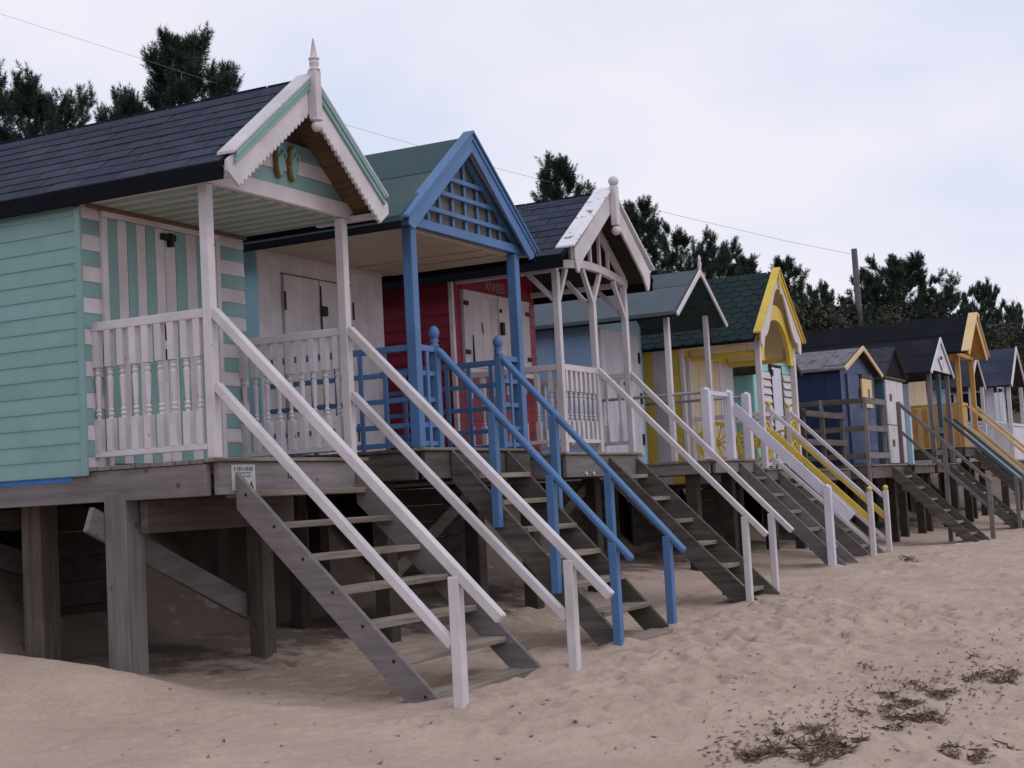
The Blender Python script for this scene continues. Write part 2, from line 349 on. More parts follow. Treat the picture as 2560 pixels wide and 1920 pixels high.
Z += np.where((GX > -4) & (GX < 2.5) & (GY > -3.5) & (GY < 2.5), np.sin((GX*.55+GY*.95+.25*fbm(GX, GY, 1.3, 2, 44))*2*math.pi/.17)*.0035*np.clip(fbm(GX, GY, .9, 2, 51)*2.2+.5, 0, 1), 0)
dimples(1500, -1.0, 7, -6.3, -1.9, 3)
dimples(750, 4, 15, -5.5, -1.6, 4)
dimples(450, 14, 26, -5, -1.4, 9, 1.3)
dimples(150, -3.2, 2, -2.2, 0, 5, .5)
dimples(220, 0, 9, -1.7, 1.8, 6, .8)
def ground(x, y): 
    i = min(max(np.searchsorted(gx, x), 1), len(gx)-1); j = min(max(np.searchsorted(gy, y), 1), len(gy)-1)
    fx = (x-gx[i-1])/(gx[i]-gx[i-1]); fy = (y-gy[j-1])/(gy[j]-gy[j-1])
    return float((Z[j-1, i-1]*(1-fx)+Z[j-1, i]*fx)*(1-fy)+(Z[j, i-1]*(1-fx)+Z[j, i]*fx)*fy)
me = bpy.data.meshes.new('sand_ground'); ny, nx = GX.shape
V = np.stack([GX, GY, Z], -1).reshape(-1, 3); I = np.arange(ny*nx).reshape(ny, nx)
Fq = np.stack([I[:-1, :-1], I[:-1, 1:], I[1:, 1:], I[1:, :-1]], -1).reshape(-1, 4)
me.vertices.add(len(V)); me.vertices.foreach_set('co', V.ravel()); me.loops.add(Fq.size); me.loops.foreach_set('vertex_index', Fq.ravel())
me.polygons.add(len(Fq)); me.polygons.foreach_set('loop_start', np.arange(len(Fq))*4); me.polygons.foreach_set('loop_total', np.full(len(Fq), 4))
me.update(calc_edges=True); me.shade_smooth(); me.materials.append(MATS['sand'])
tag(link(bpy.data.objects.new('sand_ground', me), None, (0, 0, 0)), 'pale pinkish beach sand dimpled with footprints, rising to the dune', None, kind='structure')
del I, V, Fq

# ---------------------------------------------------------------- building kit
def roof_z(x, xc, zr, ze, xl, xr):
    return zr-(zr-ze)*((xc-x)/(xc-xl) if x < xc else (x-xc)/(xr-xc))
def make_roof(h, xl, xr, xc, ze, zr, yf, yb, mat, t=.035, soffit='soffit_brown'):
    r = MB().prism([(xl, ze), (xc, zr), (xr, ze), (xr, ze-t), (xc, zr-t), (xl, ze-t)], 'y', yf, yb).build('roof', mat, h)
    e = .03; t2 = t+.003
    k = (zr-ze)/(xc-xl)
    MB().prism([(xl+e, ze+k*e-t2), (xc, zr-t2), (xr-e, ze+k*e-t2), (xr-e, ze+k*e-t2-.015), (xc, zr-t2-.015), (xl+e, ze+k*e-t2-.015)], 'y', yf+.02, yb-.02).build('soffit', soffit, r)
    return r
def shingles(roof, side, xl, xc, ze, zr, yf, yb, rows, w, mat, scallop=False, stagger=.5, seed=1):
    """courses of single shingles on one slope; side -1 = slope rising from xl to xc, +1 = its mirror image"""
    Ls = math.hypot(xc-xl, zr-ze); u = Vector(((xc-xl)/Ls, 0, (zr-ze)/Ls)); nrm = Vector((-u.z, 0, abs(u.x))) if xc > xl else Vector((u.z, 0, abs(u.x)))
    r = Ls/rows; ln = r*1.22; g = .006
    def piece(wd):
        if scallop:
            pts = [(-wd/2+g, .35*r)]+[((-wd/2+g)*math.cos(a), .35*r-.35*r*math.sin(a)) for a in (math.pi*k/8 for k in range(1, 8))]+[(wd/2-g, .35*r), (wd/2-g, ln), (-wd/2+g, ln)]
        else: pts = [(-wd/2+g, 0), (wd/2-g, 0), (wd/2-g, ln), (-wd/2+g, ln)]
        n = len(pts); vs = []
        for hgt in (1, 0):
            for (yy, q) in pts:
                th = (.003+.009*(1-q/ln)) if hgt else .001
                p = u*q+nrm*th; vs.append((p.x, yy, p.z))
        m = MB(); m.add(vs, [tuple(range(n)), tuple(range(2*n-1, n-1, -1))]+[(i, i+n, (i+1) % n+n, (i+1) % n) for i in range(n)])
        return m.mesh('shingle', mat)
    cache = {}; R = random.Random(seed)
    for i in range(rows):
        y = yf-(w*stagger if i % 2 else 0); p = Vector((xl, 0, ze))+u*(r*i)
        while y < yb-.02:
            a, b = max(y, yf), min(y+w, yb)
            if b-a > .03:
                key = round(b-a, 3)
                if key not in cache: cache[key] = piece(key)
                o = inst(cache[key], 'shingle', roof, (p.x, (a+b)/2, p.z+R.uniform(-.002, .002)+.001))
                o.rotation_euler = (R.uniform(-.006, .006), 0, R.uniform(-.004, .004))
            y += w
def felt_strips(roof, xl, xc, xr, ze, zr, yf, yb, fr, mat):
    for side, xe in ((0, xl), (1, xr)):
        for a, b in zip(fr[:-1], fr[1:]):
            def P(t, o): return (xe+(xc-xe)*t, ze+(zr-ze)*t+o)
            o1, o2 = .016, .006
            MB().prism([P(a-.01 if a else 0, .001), P(b, .001), P(b, o2), P(a-.01 if a else 0, o1)], 'y', yf, yb).build('felt_strip', mat, roof)
def shell(h, xl, xr, yf, yb, z0, rz, xc, ml, mf, mr=None, mb='dark_timber', t=.04, drop=.06):
    """four walls of a hut; rz(x) is the roof's top surface"""
    zl, zr_ = rz(xl)-drop, rz(xr)-drop
    a = box('side_wall', ml, h, xl, xl+t, yf, yb, z0, zl, 0)
    b = box('side_wall', mr or ml, h, xr-t, xr, yf, yb, z0, zr_, 0)
    poly = [(xl+t, z0), (xr-t, z0), (xr-t, rz(xr-t)-drop), (xc, rz(xc)-drop), (xl+t, rz(xl+t)-drop)]
    f = MB().prism(poly, 'y', yf+.003, yf+t).build('front_wall', mf, h)
    k = MB().prism(poly, 'y', yb-t, yb-.003).build('back_wall', mb, h)
    return a, b, f, k
WB = {}
def weatherboards(parent, axis, c, a0, a1, z0, z1, pitch, mats, thick=.014):
    """overlapping boards on a wall plane: axis 'y' = side wall facing -x at x=c, axis 'x' = front wall facing -y at y=c"""
    n = int(round((z1-z0)/pitch)); R = random.Random(int((c+a0)*1000)+3)
    for i in range(n):
        m = mats[i % len(mats)]; hh = min(pitch, z1-(z0+i*pitch)); key = (axis, round(a1-a0, 3), round(pitch, 4), m)
        if key not in WB:
            L2 = (a1-a0)/2; t = thick
            pr = [(-t, 0), (0.002, 0), (0.002, pitch+.012), (-.006, pitch+.012), (-t, pitch*.16)]
            if axis == 'y': WB[key] = MB().prism(pr, 'y', -L2, L2).mesh('board', m)
            else: WB[key] = MB().prism(pr, 'x', -L2, L2).mesh('board', m)
        mid = (a0+a1)/2
        o = inst(WB[key], 'board', parent, (c, mid, z0+i*pitch) if axis == 'y' else (mid, c, z0+i*pitch))
        o.rotation_euler = (R.uniform(-.0015, .0015), 0, 0) if axis == 'y' else (0, R.uniform(-.0015, .0015), 0)
def vboards(parent, axis, c, a0, a1, z0, z1, w, mats, t=.018, name='board', top=None, gap=.002):
    """upright boards with open joints; top(a) gives the board's upper end where it is not z1"""
    n = max(1, int(round((a1-a0)/w))); w = (a1-a0)/n
    for i in range(n):
        s, e = a0+i*w+gap, a0+(i+1)*w-gap; m = MB(); d = gap*(i % 3)
        if top is None: zs, zE = z1, z1
        else: zs, zE = top(s), top(e)
        if axis == 'x': m.prism([(s, z0), (e, z0), (e, zE), (s, zs)], 'y', c-t-d, c)
        else: m.prism([(s, z0), (e, z0), (e, zE), (s, zs)], 'x', c-t-d, c)
        m.build(name, mats[i % len(mats)], parent, .002)
def platform(h, xl, xr, yf, yb, zd, zb, g='grey', piles=(), front=True, nose=True, boards=True):
    """deck of single boards on a beam frame carried by piles driven into the sand"""
    p = box('side_beam', g+'_timber_y', h, xl, xl+.05, yf+.06, yb, zb, zd-.037)
    box('side_beam', g+'_timber_y', h, xr-.05, xr, yf+.02, yb, zb, zd-.037)
    if front: box('front_beam', g+'_timber_x', p, xl+.052, xr-.052, yf-.012, yf+.035, zb+.004, zd-.03)
    if nose: box('nosing', 'tread_timber', p, xl-.008, xr+.008, yf-.04, yf+.075, zd-.027, zd)
    if boards:
        y = yf+.079; i = 0
        while y < yb-.03:
            box('deck_board', g+'_timber_x', p, xl-.012-.006*(i % 3), xr+.012, y, min(y+.115, yb), zd-.034, zd-.002*(1+i % 2), .003); y += .122; i += 1
    if xl > 5:                                       # added dark planks close the back so the under-deck reads black
        for i in range(6): box('shade_plank', 'dark_timber', p, xl+.03, xr-.03+.01*(i % 2), 2.1, 2.14, zb-.02-.19*(i+1), zb-.025-.19*i, .004)
    for (x, y, w, *o) in piles:
        zg = ground(x, y)-.35
        MB().box(x-w/2, x+w/2, y-w/2, y+w/2, zg, zb-.004 if w < .2 else zb+.06).build('pile', (o[0]+'_timber_z' if o else 'dark_timber'), p, .008)
    return p
def stairs(name, label, x0, x1, yt, zs, zd, k, yfoot, rise, n, front0, g='grey', nose=None, group=None, depth=.27, mat2=None):
    t = thing(name, label, 'stairs', ((x0+x1)/2, yfoot, ground((x0+x1)/2, yfoot)), group)
    zb = ground((x0+x1)/2, yfoot)-.3
    for a in (x0, x1-.045):
        m = MB().prism([(yt, zs), (yt, zs-depth), (yt-(zs-depth-zb)/k, zb), (yt-(zs-zb)/k, zb)], 'x', a, a+.045)
        m.build('stringer', (mat2 or g+'_timber_y'), t, .004)
    R = random.Random(int(x0*100))
    for i in range(n):
        zt = zd-rise*(i+1); yf = front0-i*rise/k; s = R.uniform(-.006, .006)
        m = MB().hexa([(x0+.047, yf, zt-.045), (x1-.047, yf, zt-.045+s), (x1-.047, yf+.235, zt-.045+s), (x0+.047, yf+.235, zt-.045), (x0+.047, yf, zt), (x1-.047, yf, zt+s), (x1-.047, yf+.235, zt+s), (x0+.047, yf+.235, zt)])
        m.build('tread', (nose or 'tread_timber'), t, .005)
    return t
BAL = {}
def baluster_mesh(h, w, mat):
    key = (round(h, 3), w, mat)
    if key not in BAL:
        a, b = .27*h, .70*h; q = w*.72; r = w/2*.9
        m = MB().box(-w/2, w/2, -w/2, w/2, 0, a).box(-w/2, w/2, -w/2, w/2, b, h)
        pr = [(r*.95, a-.004), (r*.55, a+.012), (r, a+.032), (r*.6, a+.05), (r*.95, a+.064), (r*.5, a+.082), (r*.62, a+.10), (r*.92, b-.11), (r*.95, b-.085), (r*.6, b-.066), (r, b-.048), (r*.65, b-.03), (r*.95, b-.018), (r*.6, b-.006), (r*.95, b+.003)]
        m.lathe((0, 0, 0), pr, 8); BAL[key] = m.mesh('baluster', mat)
    return BAL[key]
def balustrade(h, p0, p1, zt, zb, n, mat, w=.056, rail=(.06, .068), name='balustrade', bottom=True):
    p0, p1 = Vector((*p0, 0)), Vector((*p1, 0))
    r = MB().bar(p0+Vector((0, 0, zt-rail[1]/2)), p1+Vector((0, 0, zt-rail[1]/2)), rail[0], rail[1]).build(name, mat, h, .006)
    if bottom: MB().bar(p0+Vector((0, 0, zb+.02)), p1+Vector((0, 0, zb+.02)), rail[0]*.9, .042).build('bottom_rail', mat, r, .004)
    me = baluster_mesh(zt-rail[1]-zb-.041, w, mat)
    ang = math.atan2((p1-p0).y, (p1-p0).x)
    for i in range(n):
        q = p0.lerp(p1, (i+.5)/n); inst(me, 'baluster', r, (q.x, q.y, zb+.041), (0, 0, ang))
    return r
def post(name, h, x, y, z0, z1, w, mat, bev=.006): return box(name, mat, h, x-w/2, x+w/2, y-w/2, y+w/2, z0, z1, bev)
def barge(h, xc, apex, xe, ze, drop, y0, y1, mat, end='square', scallops=0, name='bargeboard'):
    """one bargeboard in the x-z plane between y0 and y1: upper edge apex -> (xe,ze), vertical depth drop"""
    sx = 1 if xe > xc else -1; k = (apex-ze)/abs(xe-xc)
    up = lambda x: apex-k*abs(x-xc); lo = lambda x: up(x)-drop
    poly = [(xc, apex), (xe, ze)]
    ix = xe-sx*.13
    if end == 'tip': poly += [(xe+sx*.005, ze-.075), (ix, lo(ix)-.01)]
    elif end == 'round': poly += [(xe-sx*(.0+.16*(1-math.cos(a))*.55), ze-.06-.19*math.sin(a)) for a in (.15, .5, .85, 1.15, 1.5)]+[(xe-sx*.2, lo(xe-sx*.2))]
    else: poly += [(xe, ze-drop*.35), (xe-sx*drop*.55, lo(xe-sx*drop*.55))]
    if scallops:
        s0 = ix-sx*.01; r = abs(s0-xc)/scallops
        for i in range(scallops):
            for a in (0.0, .2, .45, .7, .95):
                x = s0-sx*r*(i+a); poly.append((x, lo(x)+.014-.030*math.sin(math.pi*min(1, a/.95))))
    poly.append((xc, apex-drop))
    if sx > 0: poly = poly[::-1]
    return MB().prism(poly, 'y', y0, y1).build(name, mat, h, 0 if scallops else .004)
def flat_bar_along(h, name, mat, xc, za, xe, ze, y0, y1, t, bev=.003):
    return MB().prism([(xc, za), (xe, ze), (xe, ze+t), (xc, za+t)], 'y', y0, y1).build(name, mat, h, bev)
def padlock(parent, x, y, z, w=.06, hh=.07, mat='black_iron'):
    return MB().box(x-w/2, x+w/2, y-.03, y, z-hh/2, z+hh/2).build('lock', mat, parent, .008)

# ================================================================ hut 1: mint with white stripes
h = H1 = thing('beach_hut', 'mint green hut with mint-and-white striped doors and scalloped white gable', 'beach hut', (.86, 1.8, 0), 'beach huts on stilts')
xc, xl, xr, ze, zr = .85, -.22, 1.92, 3.665, 4.475
rz = lambda x: roof_z(x, xc, zr, ze, xl, xr)
YF, YB = -.33, 3.75
r = make_roof(h, xl, xr, xc, ze, zr, YF, YB, 'dark_felt')
shingles(r, -1, xl, xc, ze, zr, YF+.02, YB, 9, .33, 'slate_shingle', seed=3)
shingles(r, 1, xr, xc, ze, zr, YF+.02, YB, 9, .33, 'slate_shingle', seed=4)
MB().prism([(xc-.09, zr-.052), (xc, zr+.022), (xc+.09, zr-.052), (xc+.09, zr-.064), (xc, zr+.008), (xc-.09, zr-.064)], 'y', YF+.1, YB).build('ridge_cap', 'slate_shingle', r)
for s, xe in ((-1, xl), (1, xr)): box('fascia', 'dark_felt', r, min(xe, xe-s*.03), max(xe, xe-s*.03), YF+.01, YB, 3.545, ze-.036, 0)
wl, wr, wf, wb = shell(h, -.12, 1.86, 1.10, 3.7, 1.535, rz, xc, 'mint_paint', 'white_paint')
weatherboards(wl, 'y', -.12, 1.125, 3.7, 1.54, 3.62, .1222, ['mint_paint'])
box('corner_board', 'mint_paint', wl, -.15, -.121, 1.07, 1.124, 1.535, 3.55)
weatherboards(wf, 'x', 1.10, -.118, .085, 1.56, 3.6, .1195, ['white_paint', 'mint_paint'])
weatherboards(wf, 'x', 1.10, 1.50, 1.86, 1.56, 3.6, .1195, ['white_paint', 'mint_paint'])
# doors of upright striped boards in a white frame
fr = MB().box(.087, .14, 1.055, 1.099, 1.6, 3.5).box(1.448, 1.498, 1.055, 1.099, 1.6, 3.5).box(.087, 1.498, 1.05, 1.099, 3.502, 3.55).build('door_frame', 'white_paint', h, .004)
for side, (a0, a1) in enumerate(((.142, .792), (.798, 1.446))):
    d = box('door', 'mint_paint', h, a0, a1, 1.075, 1.095, 1.62, 3.5, 0)
    vboards(d, 'x', 1.074, a0, a1, 1.622, 3.498, .118, ['mint_paint', 'white_paint'] if side == 0 else ['white_paint', 'mint_paint'], t=.012)
    padlock(d, .83 if side else .76, 1.062, 2.49, .05, .08)
    if side == 1:
        MB().box(.74, .9, 1.02, 1.058, 3.41, 3.46).box(.82, .86, 1.01, 1.058, 3.36, 3.47).build('bolt', 'black_iron', d, .004)
    else: MB().tube([(.755, 1.05, 2.73), (.755, 1.045, 2.62), (.745, 1.03, 2.60), (.735, 1.035, 2.615)], .008).build('cabin_hook', 'black_iron', d)
# porch ceiling of striped boards
cl = box('porch_ceiling', 'white_paint', h, -.1, 1.84, .02, 1.098, 3.592, 3.604, 0)
nb = 22
for i in range(nb):
    a = -.1+1.94*i/nb; box('ceiling_board', 'mint_paint' if i % 2 else 'dulled_white_paint', cl, a+.002, a+1.94/nb-.002, .02, 1.095, 3.578-.002*(i % 2), 3.591, .002)
box('cornice', 'soffit_brown', cl, -.1, 1.84, 1.03, 1.05, 3.545, 3.577)
for x in (0, 1.75): post('post', h, x, 0, 1.602, 3.585, .078, 'white_paint')
tie = box('tie_beam', 'white_paint', h, -.14, 1.88, -.045, .015, 3.59, 3.715)
gb = tie
z = 3.718
for i, mname in enumerate(('mint_paint', 'white_paint', 'mint_paint')):
    z1 = z+.122; k = (zr-ze)/(xc-xl)
    f = lambda zz: (zr-.06-zz)/k
    MB().prism([(xc-f(z), z), (xc+f(z), z), (xc+f(z1-.003), z1-.003), (xc-f(z1-.003), z1-.003)], 'y', -.03-.004*i, -.008).build('gable_board', mname, h, .003); z = z1
MB().prism([(xc-f(z), z), (xc+f(z), z), (xc, zr-.06)], 'y', .02, .035).build('attic_panel', 'soffit_brown', h)
for s in (-1, 1):
    b = barge(h, xc, 4.50, xc+s*1.055, 3.672, .262, -.372, -.345, 'white_paint', 'tip', 20)
    flat_bar_along(b, 'capping', 'white_paint', xc, 4.512, xc+s*1.02, 3.722, -.405, -.25, .024)
    flat_bar_along(b, 'moulding', 'mint_paint', xc+s*.03, 4.40, xc+s*.985, 3.655, -.392, -.373, .088)
    flat_bar_along(b, 'moulding', 'mint_paint', xc+s*.03, 4.445, xc+s*.985, 3.70, -.402, -.393, .045)
    box('outrigger', 'white_paint', h, xc+s*1.0-.03, xc+s*1.0+.03, -.34, .3, 3.56, 3.61)
fb = MB().box(xc-.038, xc+.038, -.45, -.373, 4.17, 4.545)
fb.lathe((xc, -.416, 0), [(.046, 4.545), (.046, 4.56), (.032, 4.568), (.04, 4.60), (.04, 4.615), (.03, 4.628), (.044, 4.634), (.044, 4.646), (.03, 4.65), (.006, 4.80)], 10)
fin = fb.build('finial', 'white_paint', h, .004)
MB().lathe((xc, -.416, 0), [(.05, 4.17), (.05, 4.158), (.02, 4.15)], 10).ball((xc, -.416, 4.112), .043, 12, 8).build('pendant_ball', 'white_paint', fin, 0, True)
# side balustrades
for x in (-.01, 1.76):
    b = balustrade(h, (x, .04), (x, 1.12), 2.68, 1.668, 9, 'white_paint')
    post('half_post', b, x, 1.13, 1.602, 2.71, .075, 'white_paint')
pf = platform(h, -.10, 1.86, -.055, 3.7, 1.60, 1.335, 'grey', [(0.0, .86, .205, 'grey'), (.3, 2.0, .2, 'brown'), (1.62, .86, .16, 'brown'), (1.62, 2.6, .2), (0, 3.2, .2)])
MB().box(.02, 1.85, .66, .725, 1.09, 1.333).build('cross_beam', 'brown_timber_x', pf, .005)
MB().box(-.09, 1.85, 2.5, 2.66, 1.16, 1.33).build('cross_beam', 'brown_timber_x', pf, .005)
bar('brace', 'grey_timber_x', pf, (-.24, .985, 1.215), (1.60, .985, .41), .045, .19)
bar('brace', 'brown_timber_x', pf, (.1, 3.1, 1.2), (1.62, 2.6, .6), .05, .2)
for i_ in range(5): box('shade_plank', 'dark_timber', pf, .62+.012*(i_ % 2), 1.95, 2.42, 2.46, .28+.21*i_, .485+.21*i_, .004)  # dark planks added behind the brace to deepen the under-deck shade
box('tarpaulin_strip', 'blue_tarp', pf, -.105, -.099, 1.25, 3.68, 1.50, 1.534, 0)
nt_ = box('notice', 'paper_notice', pf, .09, .365, -.071, -.068, 1.365, 1.552, 0)
mk = MB()
for a, b in ((.12, .165), (.175, .205), (.225, .262), (.27, .30), (.31, .335)):
    mk.box(a, a+.008, -.0735, -.0712, 1.505, 1.535).box(b-.008, b, -.0735, -.0712, 1.505, 1.535).box(a, b, -.0735, -.0712, 1.518, 1.524)
for zz in (1.487, 1.462): mk.box(.17, .31, -.0735, -.0712, zz, zz+.009)
mk.build('faded_lettering', 'faded_ink', nt_)
MB().prism([(.29, 1.375), (.34, 1.375), (.312, 1.435)], 'y', -.0735, -.0712).build('torn_corner', 'dark_timber', nt_)
text_part('number', '16', 'dark_ink', pf, (.80, -.0695, 1.475), .11, sx=.8)
t = T1 = stairs('wooden_stairs', 'grey weathered wooden stairs with four white handrails up to the mint striped hut', .13, 1.74, -.07, 1.50, 1.60, 1.0, -1.75, .24, 7, -.175, 'grey', group='flights of steps down to the sand')
for x in (.0, 1.75):
    bar('handrail', 'white_paint', t, (x, -.035, 2.655), (x, -2.24, .44), .068, .072, (0, 0, 1), .008)
    bar('lower_rail', 'white_paint', t, (x, -.038, 2.12), (x, -1.875, .275), .062, .068, (0, 0, 1), .008)
    post('foot_post', t, x, -1.915, ground(x, -1.915)-.3, .72, .078, 'white_paint')
rr = random.Random(5)
hd = MB()
for s in range(7):
    yy, zz = -.16-.235*s, 1.33-.235*s
    hd.lathe((.128, yy, zz), [(.012, -.004), (.012, .002)], 6, 'x')
hd.build('bolt_heads', 'black_iron', t)

# flip-flop ornaments hung on the first gable
for i, x in enumerate((.845, 1.02)):
    f = thing('flip_flop', ['mint flip-flop ornament with ochre rim, the one farther from the blue porch', 'mint flip-flop ornament with ochre rim, the one nearer the blue porch'][i], 'ornament', (x, -.045, 3.76), 'pair of flip-flops on the gable')
    def sole(k, yb0, yb1, nm, mt, par):
        pts = []
        for a in range(24):
            tt = 2*math.pi*a/24; w = .058*(1+.22*math.sin(tt)) if True else 0
            px_, pz = w*k*math.cos(tt), .145*(1-(1-k)*.42)*math.sin(tt); px_ += .012*math.sin(tt)*(.6)
            pts.append((x+px_, 3.905+pz+(.0)))
        return MB().prism(pts, 'y', yb0, yb1).build(nm, mt, par, .003)
    sole(1.0, -.075, -.042, 'rim', 'rope_ochre', f)
    sole(.74, -.082, -.0755, 'footbed', 'mint_paint', f)
    MB().tube([(x-.045, -.08, 3.90), (x-.012, -.105, 3.955), (x+.008, -.084, 3.985)], .009).tube([(x+.055, -.08, 3.92), (x+.03, -.105, 3.955), (x+.008, -.084, 3.985)], .009).build('strap', 'mint_paint', f)

# ================================================================ hut 2: white hut with blue porch
h = H2 = thing('beach_hut', 'white hut with a bright blue porch, blue trellis railings and latticed gable', 'beach hut', (3.85, 1.8, 0), 'beach huts on stilts')
xc, xl, xr, ze, zr = 3.85, 2.52, 5.18, 3.70, 4.665
rz = lambda x: roof_z(x, xc, zr, ze, xl, xr); YF, YB = -.12, 4.0
r = make_roof(h, xl, xr, xc, ze, zr, YF, YB, 'green_felt', soffit='cream_paint')
felt_strips(r, xl, xc, xr, ze, zr, YF+.01, YB, [0, .55, .985], 'green_felt')
for s, xe in ((-1, xl), (1, xr)): box('fascia', 'dark_felt', r, min(xe, xe-s*.03), max(xe, xe-s*.03), YF+.01, YB, 3.60, ze-.036, 0)
MB().ball((xc, 1.2, 4.71), .03).box(xc-.015, xc+.015, 1.185, 1.215, 4.66, 4.70).build('vent_knob', 'black_iron', r)
wl, wr, wf, wb = shell(h, 2.75, 4.95, 1.62, 3.95, 1.60, rz, xc, 'ice_blue_paint', 'white_paint')
vboards(wf, 'x', 1.62, 2.76, 3.12, 1.7, 3.62, .18, ['white_paint'], t=.008, gap=.0005)
vboards(wf, 'x', 1.62, 4.32, 4.94, 1.7, 3.62, .15, ['white_paint'], t=.008, gap=.0007)
for i, (a0, a1) in enumerate(((3.13, 3.715), (3.727, 4.31))):
    d = box('door', 'white_paint', h, a0, a1, 1.59, 1.618, 1.72, 3.46, .003)
    vboards(d, 'x', 1.589, a0+.003, a1-.003, 1.725, 3.455, .29, ['white_paint'], t=.006, gap=.0005)
    for zz in (1.95, 3.2): box('hinge', 'rusty_iron', d, (a0-.012 if i == 0 else a1-.012), (a0+.012 if i == 0 else a1+.012), 1.572, 1.5805, zz-.09, zz+.09, 0)
    if i: padlock(d, 3.76, 1.575, 3.15, .1, .1, 'rusty_iron'); MB().box(3.722, 3.732, 1.568, 1.578, 2.2, 3.4).build('bar_bolt', 'black_iron', d); padlock(d, 3.74, 1.575, 2.2, .06, .09)
box('lintel', 'soffit_brown', h, 3.1, 4.33, 1.603, 1.6195, 3.463, 3.474, 0)
cl = box('porch_ceiling', 'dulled_white_paint', h, 2.6, 5.1, .03, 1.60, 3.665, 3.68, 0)
for a, b in ((2.6, 3.44), (3.445, 4.28), (4.285, 5.1)): box('ceiling_panel', 'dulled_white_paint', cl, a, b, .04, 1.58, 3.652, 3.664, .002)
for x in (4.35, 4.7): box('ceiling_batten', 'dulled_white_paint', cl, x-.015, x+.015, .05, 1.55, 3.635, 3.651)
for x in (2.84, 4.87): post('post', h, x, 0, 1.692, 3.662, .098, 'blue_paint')
box('tie_beam', 'blue_paint', h, 2.62, 5.08, -.06, .01, 3.668, 3.755)
# trellis in the gable with a cream panel behind, its shade put into the colour
k = (zr-ze)/(xc-xl)
MB().prism([(xc-(zr-.05-3.756)/k, 3.756), (xc+(zr-.05-3.756)/k, 3.756), (xc, zr-.05)], 'y', .02, .035).build('gable_panel', 'shaded_cream_panel', h)
half = lambda zz: (zr-.09-zz)/k
for zz in (3.885, 4.065, 4.225): bar('trellis_slat', 'blue_paint', h, (xc-half(zz), -.03, zz), (xc+half(zz), -.03, zz), .022, .045)
for x in (3.19, 3.41, 3.655, 3.905, 4.15, 4.39, 4.6):
    top = zr-.09-k*abs(x-xc)
    if top > 3.8: bar('trellis_slat', 'blue_paint', h, (x, -.006, 3.756), (x, -.006, top), .038, .02, (0, 1, 0))
for s in (-1, 1):
    b = barge(h, xc, 4.675, xc+s*1.235, 3.70, .165, -.145, -.118, 'blue_paint')
    flat_bar_along(b, 'capping', 'blue_paint', xc, 4.692, xc+s*1.30, 3.69, -.175, -.06, .028)
    flat_bar_along(b, 'moulding', 'blue_paint', xc+s*.0, 4.63, xc+s*1.25, 3.68, -.158, -.1455, .05)
    flat_bar_along(h, 'inner_rafter', 'blue_paint', xc, 4.50, xc+s*1.02, 3.757, -.045, .005, .09)
def trellis(h, p0, p1, zs, n, mat, w=.045, d=.03, zb=1.69):
    p0, p1 = Vector((*p0, 0)), Vector((*p1, 0)); top = None
    for i, zz in enumerate(zs):
        o = MB().bar(p0+Vector((0, 0, zz)), p1+Vector((0, 0, zz)), d if i else .05, w if i else .055).build('trellis_rail' if i == 0 else 'slat', mat, h if i == 0 else top, .003)
        if i == 0: top = o
    up = (0, 1, 0) if abs((p1-p0).x) > abs((p1-p0).y) else (1, 0, 0)
    for i in range(n):
        q = p0.lerp(p1, (i+1)/(n+1)); off = Vector((-.016, 0, 0)) if up[0] else Vector((0, -.016, 0))
        MB().bar(q+off+Vector((0, 0, zb)), q+off+Vector((0, 0, zs[0]-.028)), w, d*.7, up).build('slat', mat, top, .003)
    return top
ZS = (2.585, 2.36, 2.125, 1.895, 1.73)
for x in (2.84, 4.87): trellis(h, (x, .05), (x, 1.60), ZS, 5, 'blue_paint')
trellis(h, (2.89, 0), (3.165, 0), ZS, 1, 'blue_paint'); trellis(h, (4.49, 0), (4.82, 0), ZS, 1, 'blue_paint')
for x in (3.2, 4.45):
    nw = post('newel', h, x, 0, 1.692, 2.61, .075, 'blue_paint')
    MB().lathe((x, 0, 0), [(.042, 2.61), (.042, 2.625), (.026, 2.64), (.042, 2.668), (.03, 2.69), (.042, 2.70), (.05, 2.73), (.046, 2.765), (.025, 2.795), (.004, 2.805)], 12).build('acorn_finial', 'blue_paint', nw, 0, True)
platform(h, 2.78, 4.95, -.05, 3.95, 1.69, 1.41, 'green', [(3.0, .5, .16), (4.7, .5, .16), (3.0, 2.4, .16), (4.7, 2.4, .16), (3.2, 1.6, .14)])
bar('brace', 'brown_timber_x', h, (3.0, .52, .5), (4.7, .52, 1.3), .04, .14)
box('skirt_board', 'grey_timber_x', h, 2.78, 4.3, 3.2, 3.24, .9, 1.38)
t = stairs('wooden_stairs', 'mossy grey wooden stairs with bright blue handrails and posts', 3.27, 4.40, -.075, 1.68, 1.69, 1.09, -1.65, .25, 7, -.335, 'green', group='flights of steps down to the sand', depth=.30)
for x in (3.2, 4.45):
    bar('handrail', 'blue_paint', t, (x, -.03, 2.585), (x, -1.82, .63), .066, .062, (0, 0, 1), .018)
    for i, (yy, zb) in enumerate(((-.56, .95), (-1.1, .36), (-1.655, None))):
        zt = 2.585-1.092*(-.03-yy)-.03
        post('stair_post', t, x, yy, zb if zb else ground(x, yy)-.3, zt, .075, 'blue_paint')

